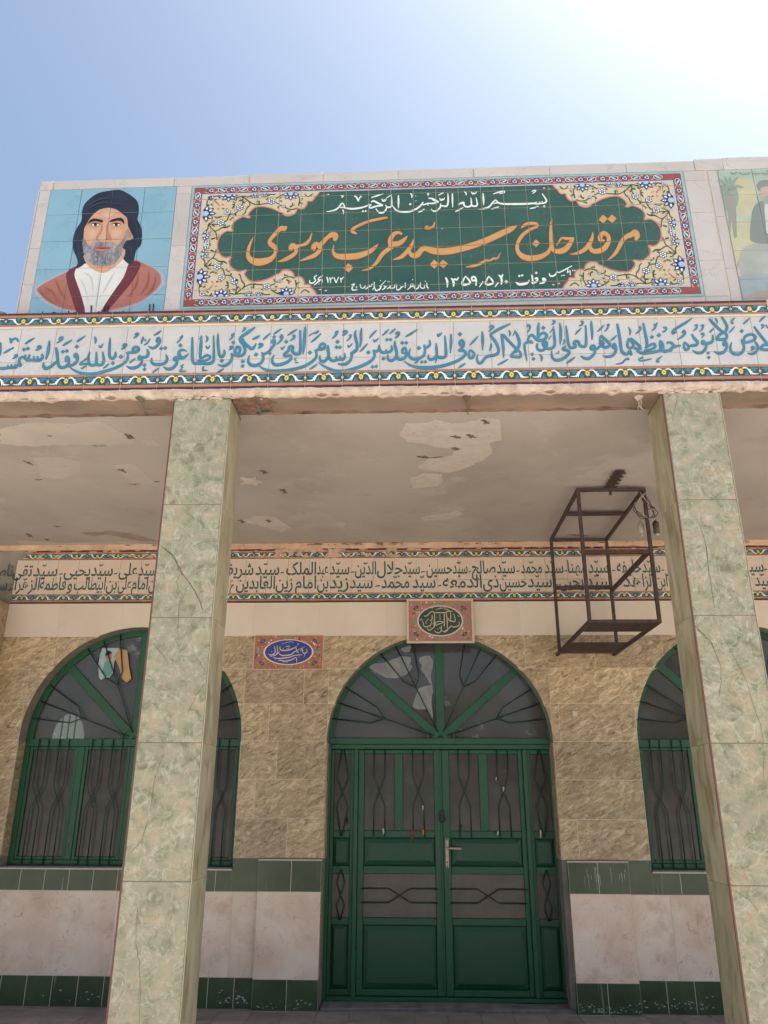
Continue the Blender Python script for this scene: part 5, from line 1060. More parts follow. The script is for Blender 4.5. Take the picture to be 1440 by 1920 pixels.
# ================================================================ PLAQUES
def plaque(t, x0, x1, z0, z1, Y, base, oval, rim, inkm, strokes_, g, dots):
    p = Print('painted_plaque', t, Y, [base, oval, rim, inkm, pinkw, vine, orange, mat('plaque_grey_green', (.20, .24, .15), .4)])
    p.lay(0, .0005); p.poly([(x0, z0), (x1, z0), (x1, z1), (x0, z1)], 0)
    cx_, cz = (x0 + x1) / 2, (z0 + z1) / 2; rx, rz = (x1 - x0) * .345, (z1 - z0) * .36
    for q in range(120):
        a_ = random.uniform(0, 6.28); r_ = random.uniform(1.12, 1.9); X_, Z_ = cx_ + rx * r_ * math.cos(a_), cz + rz * r_ * math.sin(a_)
        if x0 + .01 < X_ < x1 - .01 and z0 + .01 < Z_ < z1 - .01: p.off = .001; p.disc(X_, Z_, random.uniform(.004, .010), 6); p.bm.faces.ensure_lookup_table(); p.bm.faces[-1].material_index = random.choice(dots)
    for sx in (-1, 1):
        for sz in (-1, 1):
            p.off = .0026; p.mi = 1; X_, Z_ = cx_ + sx * (x1 - x0) * .385, cz + sz * (z1 - z0) * .33; p.disc(X_, Z_, .030, 8, .015, .7 * -sx * sz)
            p.off = .004; p.mi = 7; p.disc(X_, Z_, .014, 6, .006, .7 * -sx * sz)
    for sx in (-1, 1): p.off = .0026; p.mi = 7; p.disc(cx_ + sx * (x1 - x0) * .43, cz, .034, 8, .016)
    for sz in (-1, 1): p.off = .0026; p.mi = 7; p.disc(cx_, cz + sz * (z1 - z0) * .44, .030, 8, .012)
    p.off = .0042; p.mi = 2; p.disc(cx_, cz, rx * 1.07, 32, rz * 1.08); p.off = .0058; p.mi = 1; p.disc(cx_, cz, rx, 32, rz)
    p.off = .0074; p.mi = 3; p.strokes(strokes_, g, k=3)
    p.done()
bp = empty('framed_plaque', (.31, 7.25, 3.04), 'framed plaque with green oval and gold calligraphy hung above the green door', 'plaque')
ax0, az1 = at(762, 1123, 7.24); ax1, az0 = at(890, 1206, 7.24)
box('backing_board', bp, ax0 + .008, ax1 - .008, 7.243, 7.285, az0 + .008, az1 - .008, marble_w)
fr = mat('plaque_frame', [(.50, .38, .29), (.58, .46, .36)], .5, 8)
for n, b in (('frame_rail', (ax0, ax1, az0, az0 + .022)), ('frame_rail', (ax0, ax1, az1 - .022, az1)), ('frame_rail', (ax0, ax0 + .022, az0 + .0225, az1 - .0225)), ('frame_rail', (ax1 - .022, ax1, az0 + .0225, az1 - .0225))):
    box(n, bp, b[0], b[1], 7.228, 7.2425, b[2], b[3], fr, .003)
plaque(bp, ax0 + .022, ax1 - .022, az0 + .022, az1 - .022, 7.243, mat('plaque_rose', [(.30, .13, .10), (.40, .20, .15)], .4, 30), mat('plaque_green', (.018, .05, .035), .4), pale, mat('plaque_gold', (.56, .45, .27), .4),
       "430,385,14 480,385,16 540,325,16 590,300,14 610,330,14 680,325,16 800,325,16 880,300,16 955,305,8;640,275,8 720,250,12 830,235,6;800,262,10 850,268,14 890,295,12;620,340,12 620,480,18 612,560,12;795,325,12 797,450,18 795,575,12;835,340,12 850,460,18 850,610,10;905,315,10 915,400,16 900,470,14;575,365,10 578,440,16 545,470,14;420,490,10 425,560,14 480,580,16 545,555,16 575,480,10;485,600,8 520,640,16 570,620,16 620,570,16 640,510,14 700,482,14 780,500,12 700,530,14 640,560,12;615,650,8 680,690,16 740,655,16 745,560,12;700,600,10 745,600,14;755,650,8 800,665,16 880,605,16 920,565,14 960,585,16 1020,575,16 1065,545,14 1060,480,8;870,420,10 880,465,14 940,480,16 995,480,14 965,335,8;460,510,10 480,470,10 520,440,10;560,230,8 580,245,12 600,225,8;350,470,8 390,440,12 400,490,10;1030,380,8 1070,390,12;720,200,8 725,250,10;715,350,8 720,420,12;D 720,440,26;D 555,590,20;D 590,520,18;D 660,410,20;D 470,520,18;800,690,8 860,640,12;D 680,620,18",
       lambda x, y: at(750 + x / 9.6, 1115 + y / 9.6, 7.24), (4, 6, 5, 0, 4))
bo = empty('blue_oval_plaque', (-1.16, YW, 2.76), 'small orange tile plaque with blue oval and pale calligraphy between left window and door', 'plaque')
bx0, bz1 = at(479, 1192, 7.29); bx1, bz0 = at(604, 1254, 7.29)
box('tile_body', bo, bx0 - .006, bx1 + .006, 7.291, 7.299, bz0 - .006, bz1 + .006, fr)
plaque(bo, bx0, bx1, bz0, bz1, 7.291, mat('plaque_orange', [(.28, .10, .05), (.38, .17, .09)], .4, 30), mat('plaque_blue', (.03, .045, .22), .35), pinkw, mat('plaque_cream', (.62, .52, .42), .4),
       "325,440,8 350,465,18 400,455,18 440,420,16 430,300,8;480,290,8 485,400,14 470,440,12;530,305,8 535,365,18 600,385,20 700,370,20 790,335,16 830,310,8;350,495,6 440,470,14 500,430,12 520,400,8;510,440,8 560,470,18 640,472,20 740,450,18 800,400,12 980,315,6;410,505,6 470,525,18 600,520,20 720,500,18 800,470,14 930,460,10;490,560,6 540,560,16 620,575,20 740,550,18 820,510,14 830,610,6;820,330,8 830,400,14 870,420,12;900,400,8 930,350,12 950,430,14 1015,410,14 1005,350,6;960,500,6 985,430,12;630,312,8 710,302,14;650,350,8 700,335,10;560,270,6 700,225,8 780,240,6;860,250,10 850,290,12;D 760,420,18;D 590,350,18;D 460,340,16;D 380,400,18;D 880,500,18;D 600,600,18;D 655,600,18;D 440,550,16",
       lambda x, y: at(470 + x / 9.6, 1180 + y / 9.6, 7.29), (4, 6, 4, 1, 6))

# ================================================================ DOOR AND WINDOWS
def arc_band(name, parent, cx_, cz, a, b, ai, bi, y0, y1, m, n=40):
    bm = bmesh.new(); pr = None
    for i in range(n + 1):
        t = math.pi * i / n; c, s = math.cos(t), math.sin(t)
        cur = [bm.verts.new(p) for p in ((a * c, y0, b * s), (ai * c, y0, bi * s), (ai * c, y1, bi * s), (a * c, y1, b * s))]
        if pr:
            for k in range(4): bm.faces.new((pr[k], pr[(k + 1) % 4], cur[(k + 1) % 4], cur[k]))
        else: bm.faces.new(cur)
        pr = cur
    bm.faces.new(pr[::-1]); bmesh.ops.recalc_face_normals(bm, faces=bm.faces[:])
    return link(name, mesh_from(bm, name, m), parent, Vector((cx_, 0, cz)) - org_of(parent))
def slanted_bar(name, parent, p0, p1, w, y0, y1, m, ext=0.):
    a, b = Vector((p0[0], 0, p0[1])), Vector((p1[0], 0, p1[1])); d = (b - a).normalized(); n = Vector((-d.z, 0, d.x)) * w / 2
    bm = bmesh.new(); v = [bm.verts.new(q + Vector((0, y, 0)) - a) for y in (y0, y1) for q in (a - n, b - n, b + n, a + n)]
    for f in ((0, 1, 2, 3), (7, 6, 5, 4), (0, 4, 5, 1), (1, 5, 6, 2), (2, 6, 7, 3), (3, 7, 4, 0)): bm.faces.new([v[i] for i in f])
    bmesh.ops.recalc_face_normals(bm, faces=bm.faces[:])
    bmesh.ops.bevel(bm, geom=bm.edges[:], offset=.003, segments=1, affect='EDGES')
    return link(name, mesh_from(bm, name, m), parent, a - org_of(parent))
def glass_half(name, parent, cx_, cz, a, b, y, m, n=40):
    """fanlight panes: one sector of glass between each pair of bars"""
    for k in range(4):
        bm = bmesh.new(); P = [(0, 0)] + [(a * math.cos(t), b * math.sin(t)) for t in (math.pi * (k / 4 + i / 40) for i in range(11))]
        bm.faces.new([bm.verts.new((x, 0, z)) for x, z in P]); extrude_y(bm, .004)
        link(name, mesh_from(bm, name, m), parent, Vector((cx_, y + .0007 * k, cz)) - org_of(parent))
def pos(o, l=None): return o
def fanlight(t, cx_, cz, a, b, y, ring, post, patch=False):
    arc_band('arch_frame', t, cx_, cz, a, b, a - ring, b - ring, y, y + .05, door_g)
    arc_band('arch_bead', t, cx_, cz, a - ring * .38, b - ring * .38, a - ring * .62, b - ring * .62, y - .006, y - .0005, door_g)
    box('fan_post', t, cx_ - post / 2, cx_ + post / 2, y + .004, y + .045, cz + .02, cz + b - ring + .004, door_g, .004)
    for s in (-1, 1):
        e = (cx_ + s * (a - ring + .004) * math.cos(R(43)), cz + (b - ring + .004) * math.sin(R(43)))
        slanted_bar('fan_bar', t, (cx_ + s * .02, cz + .01), e, post * .95, y + .006, y + .043, door_g)
        for th in (20., 66.):
            k = .63; dr = lambda q, r_: (cx_ + s * (a - ring * .55) * math.cos(R(q)) * r_, cz + (b - ring * .55) * math.sin(R(q)) * r_)
            p0, pm, pe_ = dr(th, .06), dr(th, .54), dr(th, 1.)
            tube('fan_rod', t, [(q[0], y - .012, q[1]) for q in (p0, pm, pe_)], .0055, iron_g)
            for d in (-9.5, 9.5):
                q1_, q2_ = dr(th + d * .75, .64), dr(th + d, 1.)
                tube('fan_rod', t, [(q[0], y - .013, q[1]) for q in (pm, q1_, q2_)], .0055, iron_g)
    glass_half('fan_pane', t, cx_, cz, a - ring + .004, b - ring + .004, y + .022, glass_f)
    hub = arc_band('fan_hub', t, cx_, cz, .13, .10, .118, .088, y - .004, y + .01, door_g, 16)
def raised(name, parent, x0, x1, z0, z1, y, m, bev=.035, dep=.016):
    cx_, cz = (x0 + x1) / 2, (z0 + z1) / 2; bm = bmesh.new()
    bev = min(bev, (x1 - x0) * .28)
    o_ = [bm.verts.new((a, .012, b)) for a, b in ((x0 - cx_, z0 - cz), (x1 - cx_, z0 - cz), (x1 - cx_, z1 - cz), (x0 - cx_, z1 - cz))]
    e_ = [bm.verts.new((a, .012 - dep * .25, b)) for a, b in ((x0 - cx_ + .006, z0 - cz + .006), (x1 - cx_ - .006, z0 - cz + .006), (x1 - cx_ - .006, z1 - cz - .006), (x0 - cx_ + .006, z1 - cz - .006))]
    i_ = [bm.verts.new((a, .012 - dep, b)) for a, b in ((x0 - cx_ + bev, z0 - cz + bev), (x1 - cx_ - bev, z0 - cz + bev), (x1 - cx_ - bev, z1 - cz - bev), (x0 - cx_ + bev, z1 - cz - bev))]
    for A_, B_ in ((o_, e_), (e_, i_)):
        for k in range(4): bm.faces.new((A_[k], A_[(k + 1) % 4], B_[(k + 1) % 4], B_[k]))
    bm.faces.new(i_); 
    return link(name, mesh_from(bm, name, m), parent, Vector((cx_, y, cz)) - org_of(parent))
def pane(parent, x0, x1, z0, z1, y): return box('pane', parent, x0 + .001, x1 - .001, y, y + .004, z0 + .001, z1 - .001, glass)
def cross_bars(parent, c, hw, ztop, zc1, zx, zc2, zbot, y, m=iron_g):
    for s in (-1, 1):
        dy = s * .004
        tube('grille_bar', parent, [(c + s * hw, y + dy, ztop), (c + s * hw, y + dy, zc1 + .02), (c + s * hw * .93, y + dy, zc1), (c, y + dy, zx), (c - s * hw * .93, y + dy, zc2), (c - s * hw, y + dy, zc2 - .02), (c - s * hw, y + dy, zbot)], .0056, m)
door = empty('entrance_door', (.265, YD, .03), 'green double door with arched fanlight, raised panels and barred frosted panes', 'door')
YF = 7.46                                          # frame front
for x0, x1 in ((-.815, -.745), (1.275, 1.345)): box('door_frame', door, x0, x1, YF, YF + .08, .03, 2.139, door_g, .006)
for x0, x1 in ((-.8155, -.775), (1.305, 1.3455)): box('frame_bead', door, x0, x1, YF - .008, YF - .0005, .03, 2.139, door_g, .003)
box('door_sill', door, -.7445, 1.2745, YF + .002, YF + .07, .03, .062, door_g, .004)
box('transom', door, -.90, 1.43, YF - .004, YF + .07, 2.082, 2.139, door_g, .005); box('head_rail', door, -.7445, 1.2745, YF + .002, YF + .07, 2.040, 2.0815, door_g, .004)
fanlight(door, .262, 2.14, 1.085, 1.0, YF, .105, .078)
for s, x0, x1 in ((-1, -.7445, -.535), (1, 1.043, 1.2745)):      # fixed side lights
    sd = empty('side_light', ((x0 + x1) / 2, YD, 0), None, None); sd.parent = door; sd.location = Vector(((x0 + x1) / 2, YD, .03)) - door.location; ORG[sd.name] = Vector(((x0 + x1) / 2, YD, .03))
    st0, st1 = (x0, x0 + .036), (x1 - .036, x1)
    for k_, (a_, b_) in enumerate(((x0, x0 + .030), (x1 - .030, x1))): box('stile', sd, a_, b_, YD, YD + .035, .064, 2.038, door_g, .003)
    xi0, xi1 = x0 + .0305, x1 - .0305
    for z0, z1 in ((.064, .112), (.592, .648), (.992, 1.055), (1.286, 1.345), (2.0, 2.038)): box('rail', sd, xi0, xi1, YD + .001, YD + .034, z0, z1, door_g, .003)
    raised('raised_panel', sd, xi0, xi1, .1125, .5915, YD + .008, door_p, .03); raised('raised_panel', sd, xi0, xi1, 1.0555, 1.2855, YD + .008, door_p, .03)
    pane(sd, xi0, xi1, .6485, .9915, YD + .018); pane(sd, xi0, xi1, 1.3455, 1.9995, YD + .018)
    c = (xi0 + xi1) / 2
    for q in (-1, 1):
        tube('grille_bar', sd, [(c + q * .006, YD - .012 + q * .004, z) if False else (c + q * w, YD - .012 + q * .004, z) for w, z in ((.006, 2.05), (.052, 1.80), (.05, 1.78), (0, 1.665), (-.05, 1.55), (-.048, 1.52), (-.006, 1.30))], .0055, iron_g)
        tube('grille_bar', sd, [(c + q * w, YD - .012 + q * .004, z) for w, z in ((.004, 1.03), (.035, .92), (.0, .82), (-.035, .74), (-.004, .63))], .0055, iron_g)
for x0, x1 in ((-.5345, -.4955), (1.0035, 1.0425)): box('mullion', door, x0, x1, YF + .006, YD + .04, .0625, 2.0395, door_g, .004)
for s, x0, x1, stl, mid, str_ in ((-1, -.4945, .262, (-.4945, -.440), (-.165, -.090), (.194, .262)), (1, .2645, 1.0025, (.2645, .332), (.603, .680), (.962, 1.0025))):
    lf = empty('door_leaf', ((x0 + x1) / 2, YD, 0), None, None); u = Vector(((x0 + x1) / 2, YD - .01, .06)); lf.parent = door; lf.location = u - door.location; ORG[lf.name] = u
    y = YD - .01
    for a_, b_ in (stl, str_): box('stile', lf, a_, b_, y, y + .04, .066, 2.036, door_g, .004)
    a_, b_ = stl[1] + .0005, str_[0] - .0005
    for z0, z1 in ((.066, .114), (.594, .650), (.994, 1.057), (1.287, 1.345), (2.0, 2.036)): box('rail', lf, a_, b_, y + .001, y + .039, z0, z1, door_g, .004)
    box('mid_stile', lf, mid[0], mid[1], y + .001, y + .039, 1.3455, 1.9995, door_g, .003)
    raised('raised_panel', lf, a_, b_, .1145, .5935, y + .012, door_p, .045, .02); raised('raised_panel', lf, a_, b_, 1.0575, 1.2865, y + .012, door_p, .045, .02)
    pane(lf, a_, b_, .6505, .9935, y + .02); pane(lf, a_, mid[0] - .0005, 1.3455, 1.9995, y + .02); pane(lf, mid[1] + .0005, b_, 1.3455, 1.9995, y + .02)
    for c in ((a_ + mid[0]) / 2, (mid[1] + b_) / 2): cross_bars(lf, c, .050, 2.03, 1.80, 1.675, 1.56, 1.295, y - .012)
    for q in (-1, 1):
        c = (a_ + b_) / 2; zz = .822
        tube('grille_bar', lf, [(x, y - .010 + q * .004, zz + q * z) for x, z in ((a_ - .02, .055), (c - .10, .055), (c - .085, .05), (c, 0), (c + .085, -.05), (c + .10, -.055), (b_ + .02, -.055))], .0048, iron_g)
box('astragal', door, .2465, .2635, YD - .022, YD - .011, .08, 2.03, door_g, .003)
hd = box('handle_plate', door, .283, .313, YD - .020, YD - .0105, 1.045, 1.285, brass, .004)
bm = bmesh.new(); tube_bm(bm, [(0, 0, 0), (0, -.045, 0), (.012, -.05, 0), (.105, -.048, -.002), (.118, -.04, -.003)], [.009, .008, .009, .010, .007], 10)
h2 = link('door_lever', mesh_from(bm, 'door_lever', brass), hd, (.008, -.005, .040))
for z in (1.275, 1.09, 1.055): 
    bm = bmesh.new(); bmesh.ops.create_uvsphere(bm, u_segments=8, v_segments=5, radius=.0065); link('screw', mesh_from(bm, 'screw', black), hd, (0, -.005, z - 1.165))
lk = box('lock_plate', door, .235, .285, YD - .03, YD - .0225, 1.425, 1.515, black, .004)
tube('lock_ring', door, [(.26 + .022 * math.cos(q), YD - .038, 1.445 + .03 * math.sin(q)) for q in (2 * math.pi * k / 12 for k in range(13))], .004, black)
# irregular pale grey patches on the door fanlight
patch = mat('torn_plastic_film', [(.17, .165, .165), (.27, .265, .265)], .3, 8)
qf = Print('torn_film', door, YF + .020, [patch]); qf.lay(0, .0005)
f1 = lambda x, y: at(590 + x / 2.939, 1140 + y / 2.939, YF + .02)
for P in (((300, 322), (360, 300), (420, 292), (450, 280), (505, 262), (532, 275), (520, 310), (540, 330), (500, 372), (420, 390), (360, 372)), ((575, 270), (640, 262), (650, 330), (640, 400), (655, 460), (640, 520), (655, 640), (620, 560), (580, 560), (540, 540), (575, 440), (640, 425), (600, 370), (585, 320)), ((470, 195), (530, 200), (520, 235), (480, 240))):
    qf.poly([f1(a_ + random.uniform(-6, 6), b_ + random.uniform(-6, 6)) for a_, b_ in smooth(P, 2)])
qf.done()

def window(cx_, lab):
    t = empty('arched_window', (cx_, 7.44, 1.045), lab, 'window', 'arched green windows with crossed bars')
    x0, x1, yf = cx_ - 1.0, cx_ + 1.0, 7.445
    for a_, b_ in ((x0 - .05, x0 + .02), (x1 - .02, x1 + .05)): box('window_frame', t, a_, b_, yf, yf + .06, 1.05, 2.0595, door_g, .004)
    box('transom', t, x0 - .06, x1 + .06, yf - .004, yf + .06, 2.060, 2.128, door_g, .004)
    box('bottom_rail', t, x0 + .0205, x1 - .0205, yf, yf + .06, 1.05, 1.092, door_g, .004)
    xs_ = [x0 + .0205 + (x1 - x0 - .041) * i / 4 for i in range(5)]
    for i in range(1, 4): box('mullion', t, xs_[i] - .03, xs_[i] + .03, yf + .001, yf + .058, 1.0925, 2.0595, door_g, .004)
    for i in range(4):
        a_, b_ = xs_[i] + (.0305 if i else .0), xs_[i + 1] - (.0305 if i < 3 else .0)
        ws = empty('casement', ((a_ + b_) / 2, yf + .012, 1.093), None, None); ws.location = Vector(((a_ + b_) / 2, yf + .012, 1.093)) - t.location; ws.parent = t; ORG[ws.name] = Vector(((a_ + b_) / 2, yf + .012, 1.093))
        for u_ in ((a_, a_ + .03), (b_ - .03, b_)): box('stile', ws, u_[0], u_[1], yf + .010, yf + .045, 1.093, 2.059, door_g, .003)
        for u_ in ((1.093, 1.12), (2.03, 2.059)): box('rail', ws, a_ + .0305, b_ - .0305, yf + .011, yf + .044, u_[0], u_[1], door_g, .003)
        pane(ws, a_ + .0305, b_ - .0305, 1.1205, 2.0295, yf + .028)
        m_ = (a_ + b_) / 2
        for d in (-.097, .097): cross_bars(ws, m_ + d, .044, 2.12, 1.71, 1.615, 1.52, 1.06, yf - .014)
    fanlight(t, cx_, 2.128, 1.06, 1.06, yf, .095, .085)
    return t
window(-2.585, 'arched green barred window behind the left column, torn picture in its fanlight')
window(3.045, 'arched green barred window behind the right column')
# torn picture and cardboard behind the rods of the left fanlight
pic = empty('torn_picture', (-2.82, 7.43, 2.72), 'torn faded portrait photograph and brown cardboard stuck in the left fanlight', 'picture')
g4 = lambda x, y: at(x / 3.1304, 1120 + y / 3.1304, 7.435)
def card(name, P, m, y, th=.003):
    bm = bmesh.new(); bm.faces.new([bm.verts.new((a_ - pic.location.x, y - pic.location.y, b_ - pic.location.z)) for a_, b_ in (g4(*q) for q in P)]); extrude_y(bm, th)
    return link(name, mesh_from(bm, name, m), pic)
card('photo_print', [(600, 297), (700, 296), (668, 380), (662, 440), (640, 470), (612, 470), (590, 484), (578, 470), (574, 400), (585, 330)], mat('faded_photo', [(.30, .42, .40), (.40, .52, .46)], .4, 4, spots=[((.05, .25, .45), 3, .55, .1, .8)]), 7.446)
card('cardboard', [(705, 302), (745, 310), (755, 400), (768, 478), (742, 500), (715, 478), (700, 420), (668, 345), (680, 325)], paper, 7.442)
card('head', smooth([(618, 345), (632, 322), (650, 328), (655, 350), (640, 372), (622, 368)]), skin_d, 7.4445, .001)
card('hair', smooth([(616, 345), (620, 322), (640, 312), (656, 325), (648, 332), (628, 338)]), ink, 7.4430, .001)
card('clothing', smooth([(600, 440), (612, 385), (630, 372), (650, 380), (655, 440), (630, 465)]), mat('teal_cloth_print', (.12, .27, .27), .4), 7.4445, .001)
# the dark prayer room behind, with a glowing arch added to imitate a reflection in the glass
room = empty('inner_room', (0, 10, 0), 'dim interior hall seen faintly through the fanlight glass', 'room')
rm = mat('dim_room_wall', [(.16, .15, .14), (.22, .20, .19)], .9, 2)
box('back_wall', room, -7, 7, 12.0, 12.1, 0, 4.0, rm); box('room_floor', room, -7, 7, 9.52, 11.99, -.01, 0, rm)
for x in (-7.1, 7.0): box('side_wall', room, x, x + .1, 7.6, 12, 0, 3.98, rm)
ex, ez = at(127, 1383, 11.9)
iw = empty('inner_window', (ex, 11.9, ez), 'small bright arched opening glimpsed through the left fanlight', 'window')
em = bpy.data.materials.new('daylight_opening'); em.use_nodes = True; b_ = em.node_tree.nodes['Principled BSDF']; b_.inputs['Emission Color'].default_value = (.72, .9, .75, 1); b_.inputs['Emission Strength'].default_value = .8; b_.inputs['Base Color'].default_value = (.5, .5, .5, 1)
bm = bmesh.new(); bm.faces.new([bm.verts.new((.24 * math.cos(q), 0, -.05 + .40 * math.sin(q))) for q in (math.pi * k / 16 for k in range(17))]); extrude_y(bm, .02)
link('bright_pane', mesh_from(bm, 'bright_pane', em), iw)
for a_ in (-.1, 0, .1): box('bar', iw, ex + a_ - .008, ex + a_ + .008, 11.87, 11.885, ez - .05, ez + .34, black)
g = glass_f.node_tree; tb = g.nodes.new('ShaderNodeBsdfTransparent'); mxs = g.nodes.new('ShaderNodeMixShader'); mxs.inputs[0].default_value = .30
g.links.new(g.nodes['Principled BSDF'].outputs[0], mxs.inputs[1]); g.links.new(tb.outputs[0], mxs.inputs[2]); g.links.new(mxs.outputs[0], g.nodes['Material Output'].inputs[0])

# ================================================================ HANGING STEEL CAGE
cg = empty('hanging_cage', (1.61, 6.5, 2.87), 'rusty brown steel cooler cage hanging from the porch ceiling beside the right column', 'cage')
cx0, cx1, cy0, cy1, cz0, cz1, bw = 1.335, 1.885, 5.84, 7.15, 2.885, 3.93, .027
def bar(x0, x1, y0, y1, z0, z1, n='angle_bar'): return box(n, cg, x0, x1, y0, y1, z0, z1, rust, .002)
for x in (cx0, cx1 - bw):
    for y in (cy0, cy1 - bw): bar(x, x + bw, y, y + bw, cz0, cz1, 'corner_post')
for z in (cz1 + .0005, cz0 - bw - .0005):
    for x in (cx0, cx1 - bw): bar(x, x + bw, cy0 - .0, cy1 + (.0 if z > 3 else .13), z, z + bw, 'side_rail')
    for y in (cy0, cy1 - bw): bar(cx0 + bw + .001, cx1 - bw - .001, y, y + bw, z, z + bw, 'cross_rail')
bar(cx0 + bw + .001, cx1 - bw - .001, 6.40, 6.434, cz1 + .001, cz1 + .03, 'cross_rail')
bar(cx0 + bw + .001, cx1 - bw - .001, cy0 + .001, cy0 + .032, 3.405, 3.438, 'mid_rail'); bar(cx0 + bw + .001, cx1 - bw - .001, cy1 - .033, cy1 - .002, 3.455, 3.488, 'mid_rail')
bar(cx1 - .033, cx1 - .002, cy0 + bw + .001, cy1 - bw - .001, 3.42, 3.452, 'mid_rail')
bar(cx0 + .036, cx1 - .036, cy0 + .036, cy0 + .36, cz0 - .022, cz0 - .016, 'shelf_plate'); bar(cx0 + .036, cx1 - .036, 6.66, 7.10, cz0 - .022, cz0 - .016, 'shelf_plate')
br = bar(1.572, 1.642, 5.52, 5.90, 3.966, 3.972, 'ceiling_bracket')
for k in range(5):
    y = 5.55 + k * .07; box('bracket_tooth', br, 1.556, 1.658, y, y + .022, 3.958, 3.9655, rust, org=Vector((1.607, 5.71, 3.969)))
tube('hanger', cg, [(1.607, 5.857, 3.90), (1.607, 5.857, 3.965)], .012, rust)
# lamp sockets and loose wire at the cage corner
wirem = mat('pale_cable', [(.30, .25, .19), (.42, .36, .28)], .6, 20)
for px, py, lab, m in ((1202, 990, 'pale hanging lamp socket on a thin cable, left one at the cage corner', wirem), (1230, 988, 'dark hanging lamp socket on a thin cable, right one by the column', mat('dark_bakelite', (.07, .06, .05), .5))):
    x, z = at(px, py, 5.9); t = empty('lamp_socket', (x, 5.9, z), lab, 'lamp socket', 'lamp sockets hanging at the cage corner')
    bm = bmesh.new(); tube_bm(bm, [(0, 0, .055), (0, 0, .043), (0, 0, .035), (0, 0, -.045), (0, 0, -.055)], [.008, .016, .025, .025, .018], 12); link('socket_body', mesh_from(bm, 'socket_body', m), t)
    bm = bmesh.new(); tube_bm(bm, [(0, 0, -.055), (0, 0, -.072)], [.014, .011], 10); link('socket_thread', mesh_from(bm, 'socket_thread', brass), t)
    xt_, zt = at(1222, 950, 5.87); tube('cord', t, [(x, 5.9, z + .045), (x + .003, 5.9, z + .08), ((x + xt_) / 2, 5.89, zt + .0), (xt_, 5.87, zt)], .0035, m)
wt = empty('loose_wiring', (1.87, 5.83, 3.9), 'tangle of thin cables wrapped round the near corner of the cage', 'cable')
for k in range(5):
    P = []
    for j in range(9):
        px = [1200, 1210, 1222, 1230, 1222, 1205, 1192, 1196, 1210][j] + random.uniform(-5, 5); py = [925, 935, 948, 962, 975, 968, 952, 935, 925][j] + random.uniform(-5, 5)
        x, z = at(px, py, 5.83); P.append((x, 5.83 + random.uniform(-.01, .01), z))
    P = [c for c in catmull([p for p in P], 3)]
    tube('cable', wt, P, .003, wirem if k % 2 else rust, 5)
tube('lamp_arm', wt, [(at(1198, 925, 5.83)[0], 5.83, at(1198, 925, 5.83)[1]), (at(1215, 955, 5.83)[0], 5.83, at(1215, 955, 5.83)[1]), (at(1228, 952, 5.83)[0], 5.83, at(1228, 952, 5.83)[1])], .006, rust)

# ================================================================ SMALL THINGS
def ribbon(px, py, w, h, m, lab, y=YD - .035):
    x, z = at(px, py, y); t = bmesh.new(); n = 6; L_ = []
    for s in range(3):
        pv = None; ox = random.uniform(-.4, .4) * w
        for i in range(n + 1):
            f = i / n; c = (ox * f + .25 * w * math.sin(4 * f + s * 2), -.004 * s + .006 * math.sin(5 * f + s), -h * f * (1 - .18 * s)); ww = w * (.16 + .22 * math.sin(math.pi * min(1, f + .15)))
            cur = (t.verts.new((c[0] - ww, c[1], c[2])), t.verts.new((c[0] + ww, c[1] + .004, c[2])))
            if pv: t.faces.new((pv[0], pv[1], cur[1], cur[0]))
            pv = cur
    bmesh.ops.create_icosphere(t, subdivisions=1, radius=w * .33)
    extrude = t
    o = link('cloth_ribbon', mesh_from(t, 'cloth_ribbon', m), None, (x, y, z)); tag(o, lab, 'ribbon', 'cloth ribbons tied to the door bars'); return o
cm = lambda n, c: mat(n, c, .9, 30)
g2 = lambda x, y: (590 + x / 2.939, 1380 + y / 2.939)
ribbon(*g2(537, 518), .024, .095, cm('crimson_cloth', (.28, .035, .03)), 'crimson cloth ribbon tied to the left leaf bars near the door centre')
ribbon(*g2(597, 518), .022, .045, cm('orange_cloth', (.50, .20, .03)), 'short orange cloth ribbon tied right of the crimson one')
ribbon(*g2(378, 510), .018, .05, cm('white_cloth', (.55, .52, .46)), 'white string tied at the foot of the left leaf outer bars')
ribbon(*g2(597, 385), .014, .04, cm('cream_cloth', (.60, .52, .34)), 'cream string tied halfway down the bars left of the lock')
ribbon(*g2(1010, 525), .014, .035, cm('white_cloth', (.55, .52, .46)), 'white string tied at the foot of the right leaf outer bars')
ribbon(*g2(1245, 520), .018, .065, cm('cream_cloth', (.60, .52, .34)), 'pale string tied to the right side light bars')
ribbon(*g2(1040, 282), .016, .04, cm('cream_cloth', (.60, .52, .34)), 'cream string knotted where the right leaf outer bars cross')
ribbon(*g2(1000, 228), .012, .025, cm('cream_cloth', (.60, .52, .34)), 'tiny pale knot high on the right leaf outer bars')
ribbon(*g2(175, 452), .018, .06, cm('black_cloth', (.02, .02, .02)), 'black cloth strip tied to the left side light bars')
ribbon(*g2(805, 487), .016, .035, cm('black_cloth', (.02, .02, .02)), 'black cloth strip tied to the right leaf bars nearest the lock')
x, z = at(1078, 1338, 7.296); o = box('paper_sticker', None, x - .018, x + .018, 7.2955, 7.2985, z - .022, z + .022, cm('white_cloth', (.55, .52, .46))); tag(o, 'tiny whitish paper sticker on the marble right of the door arch', 'sticker')
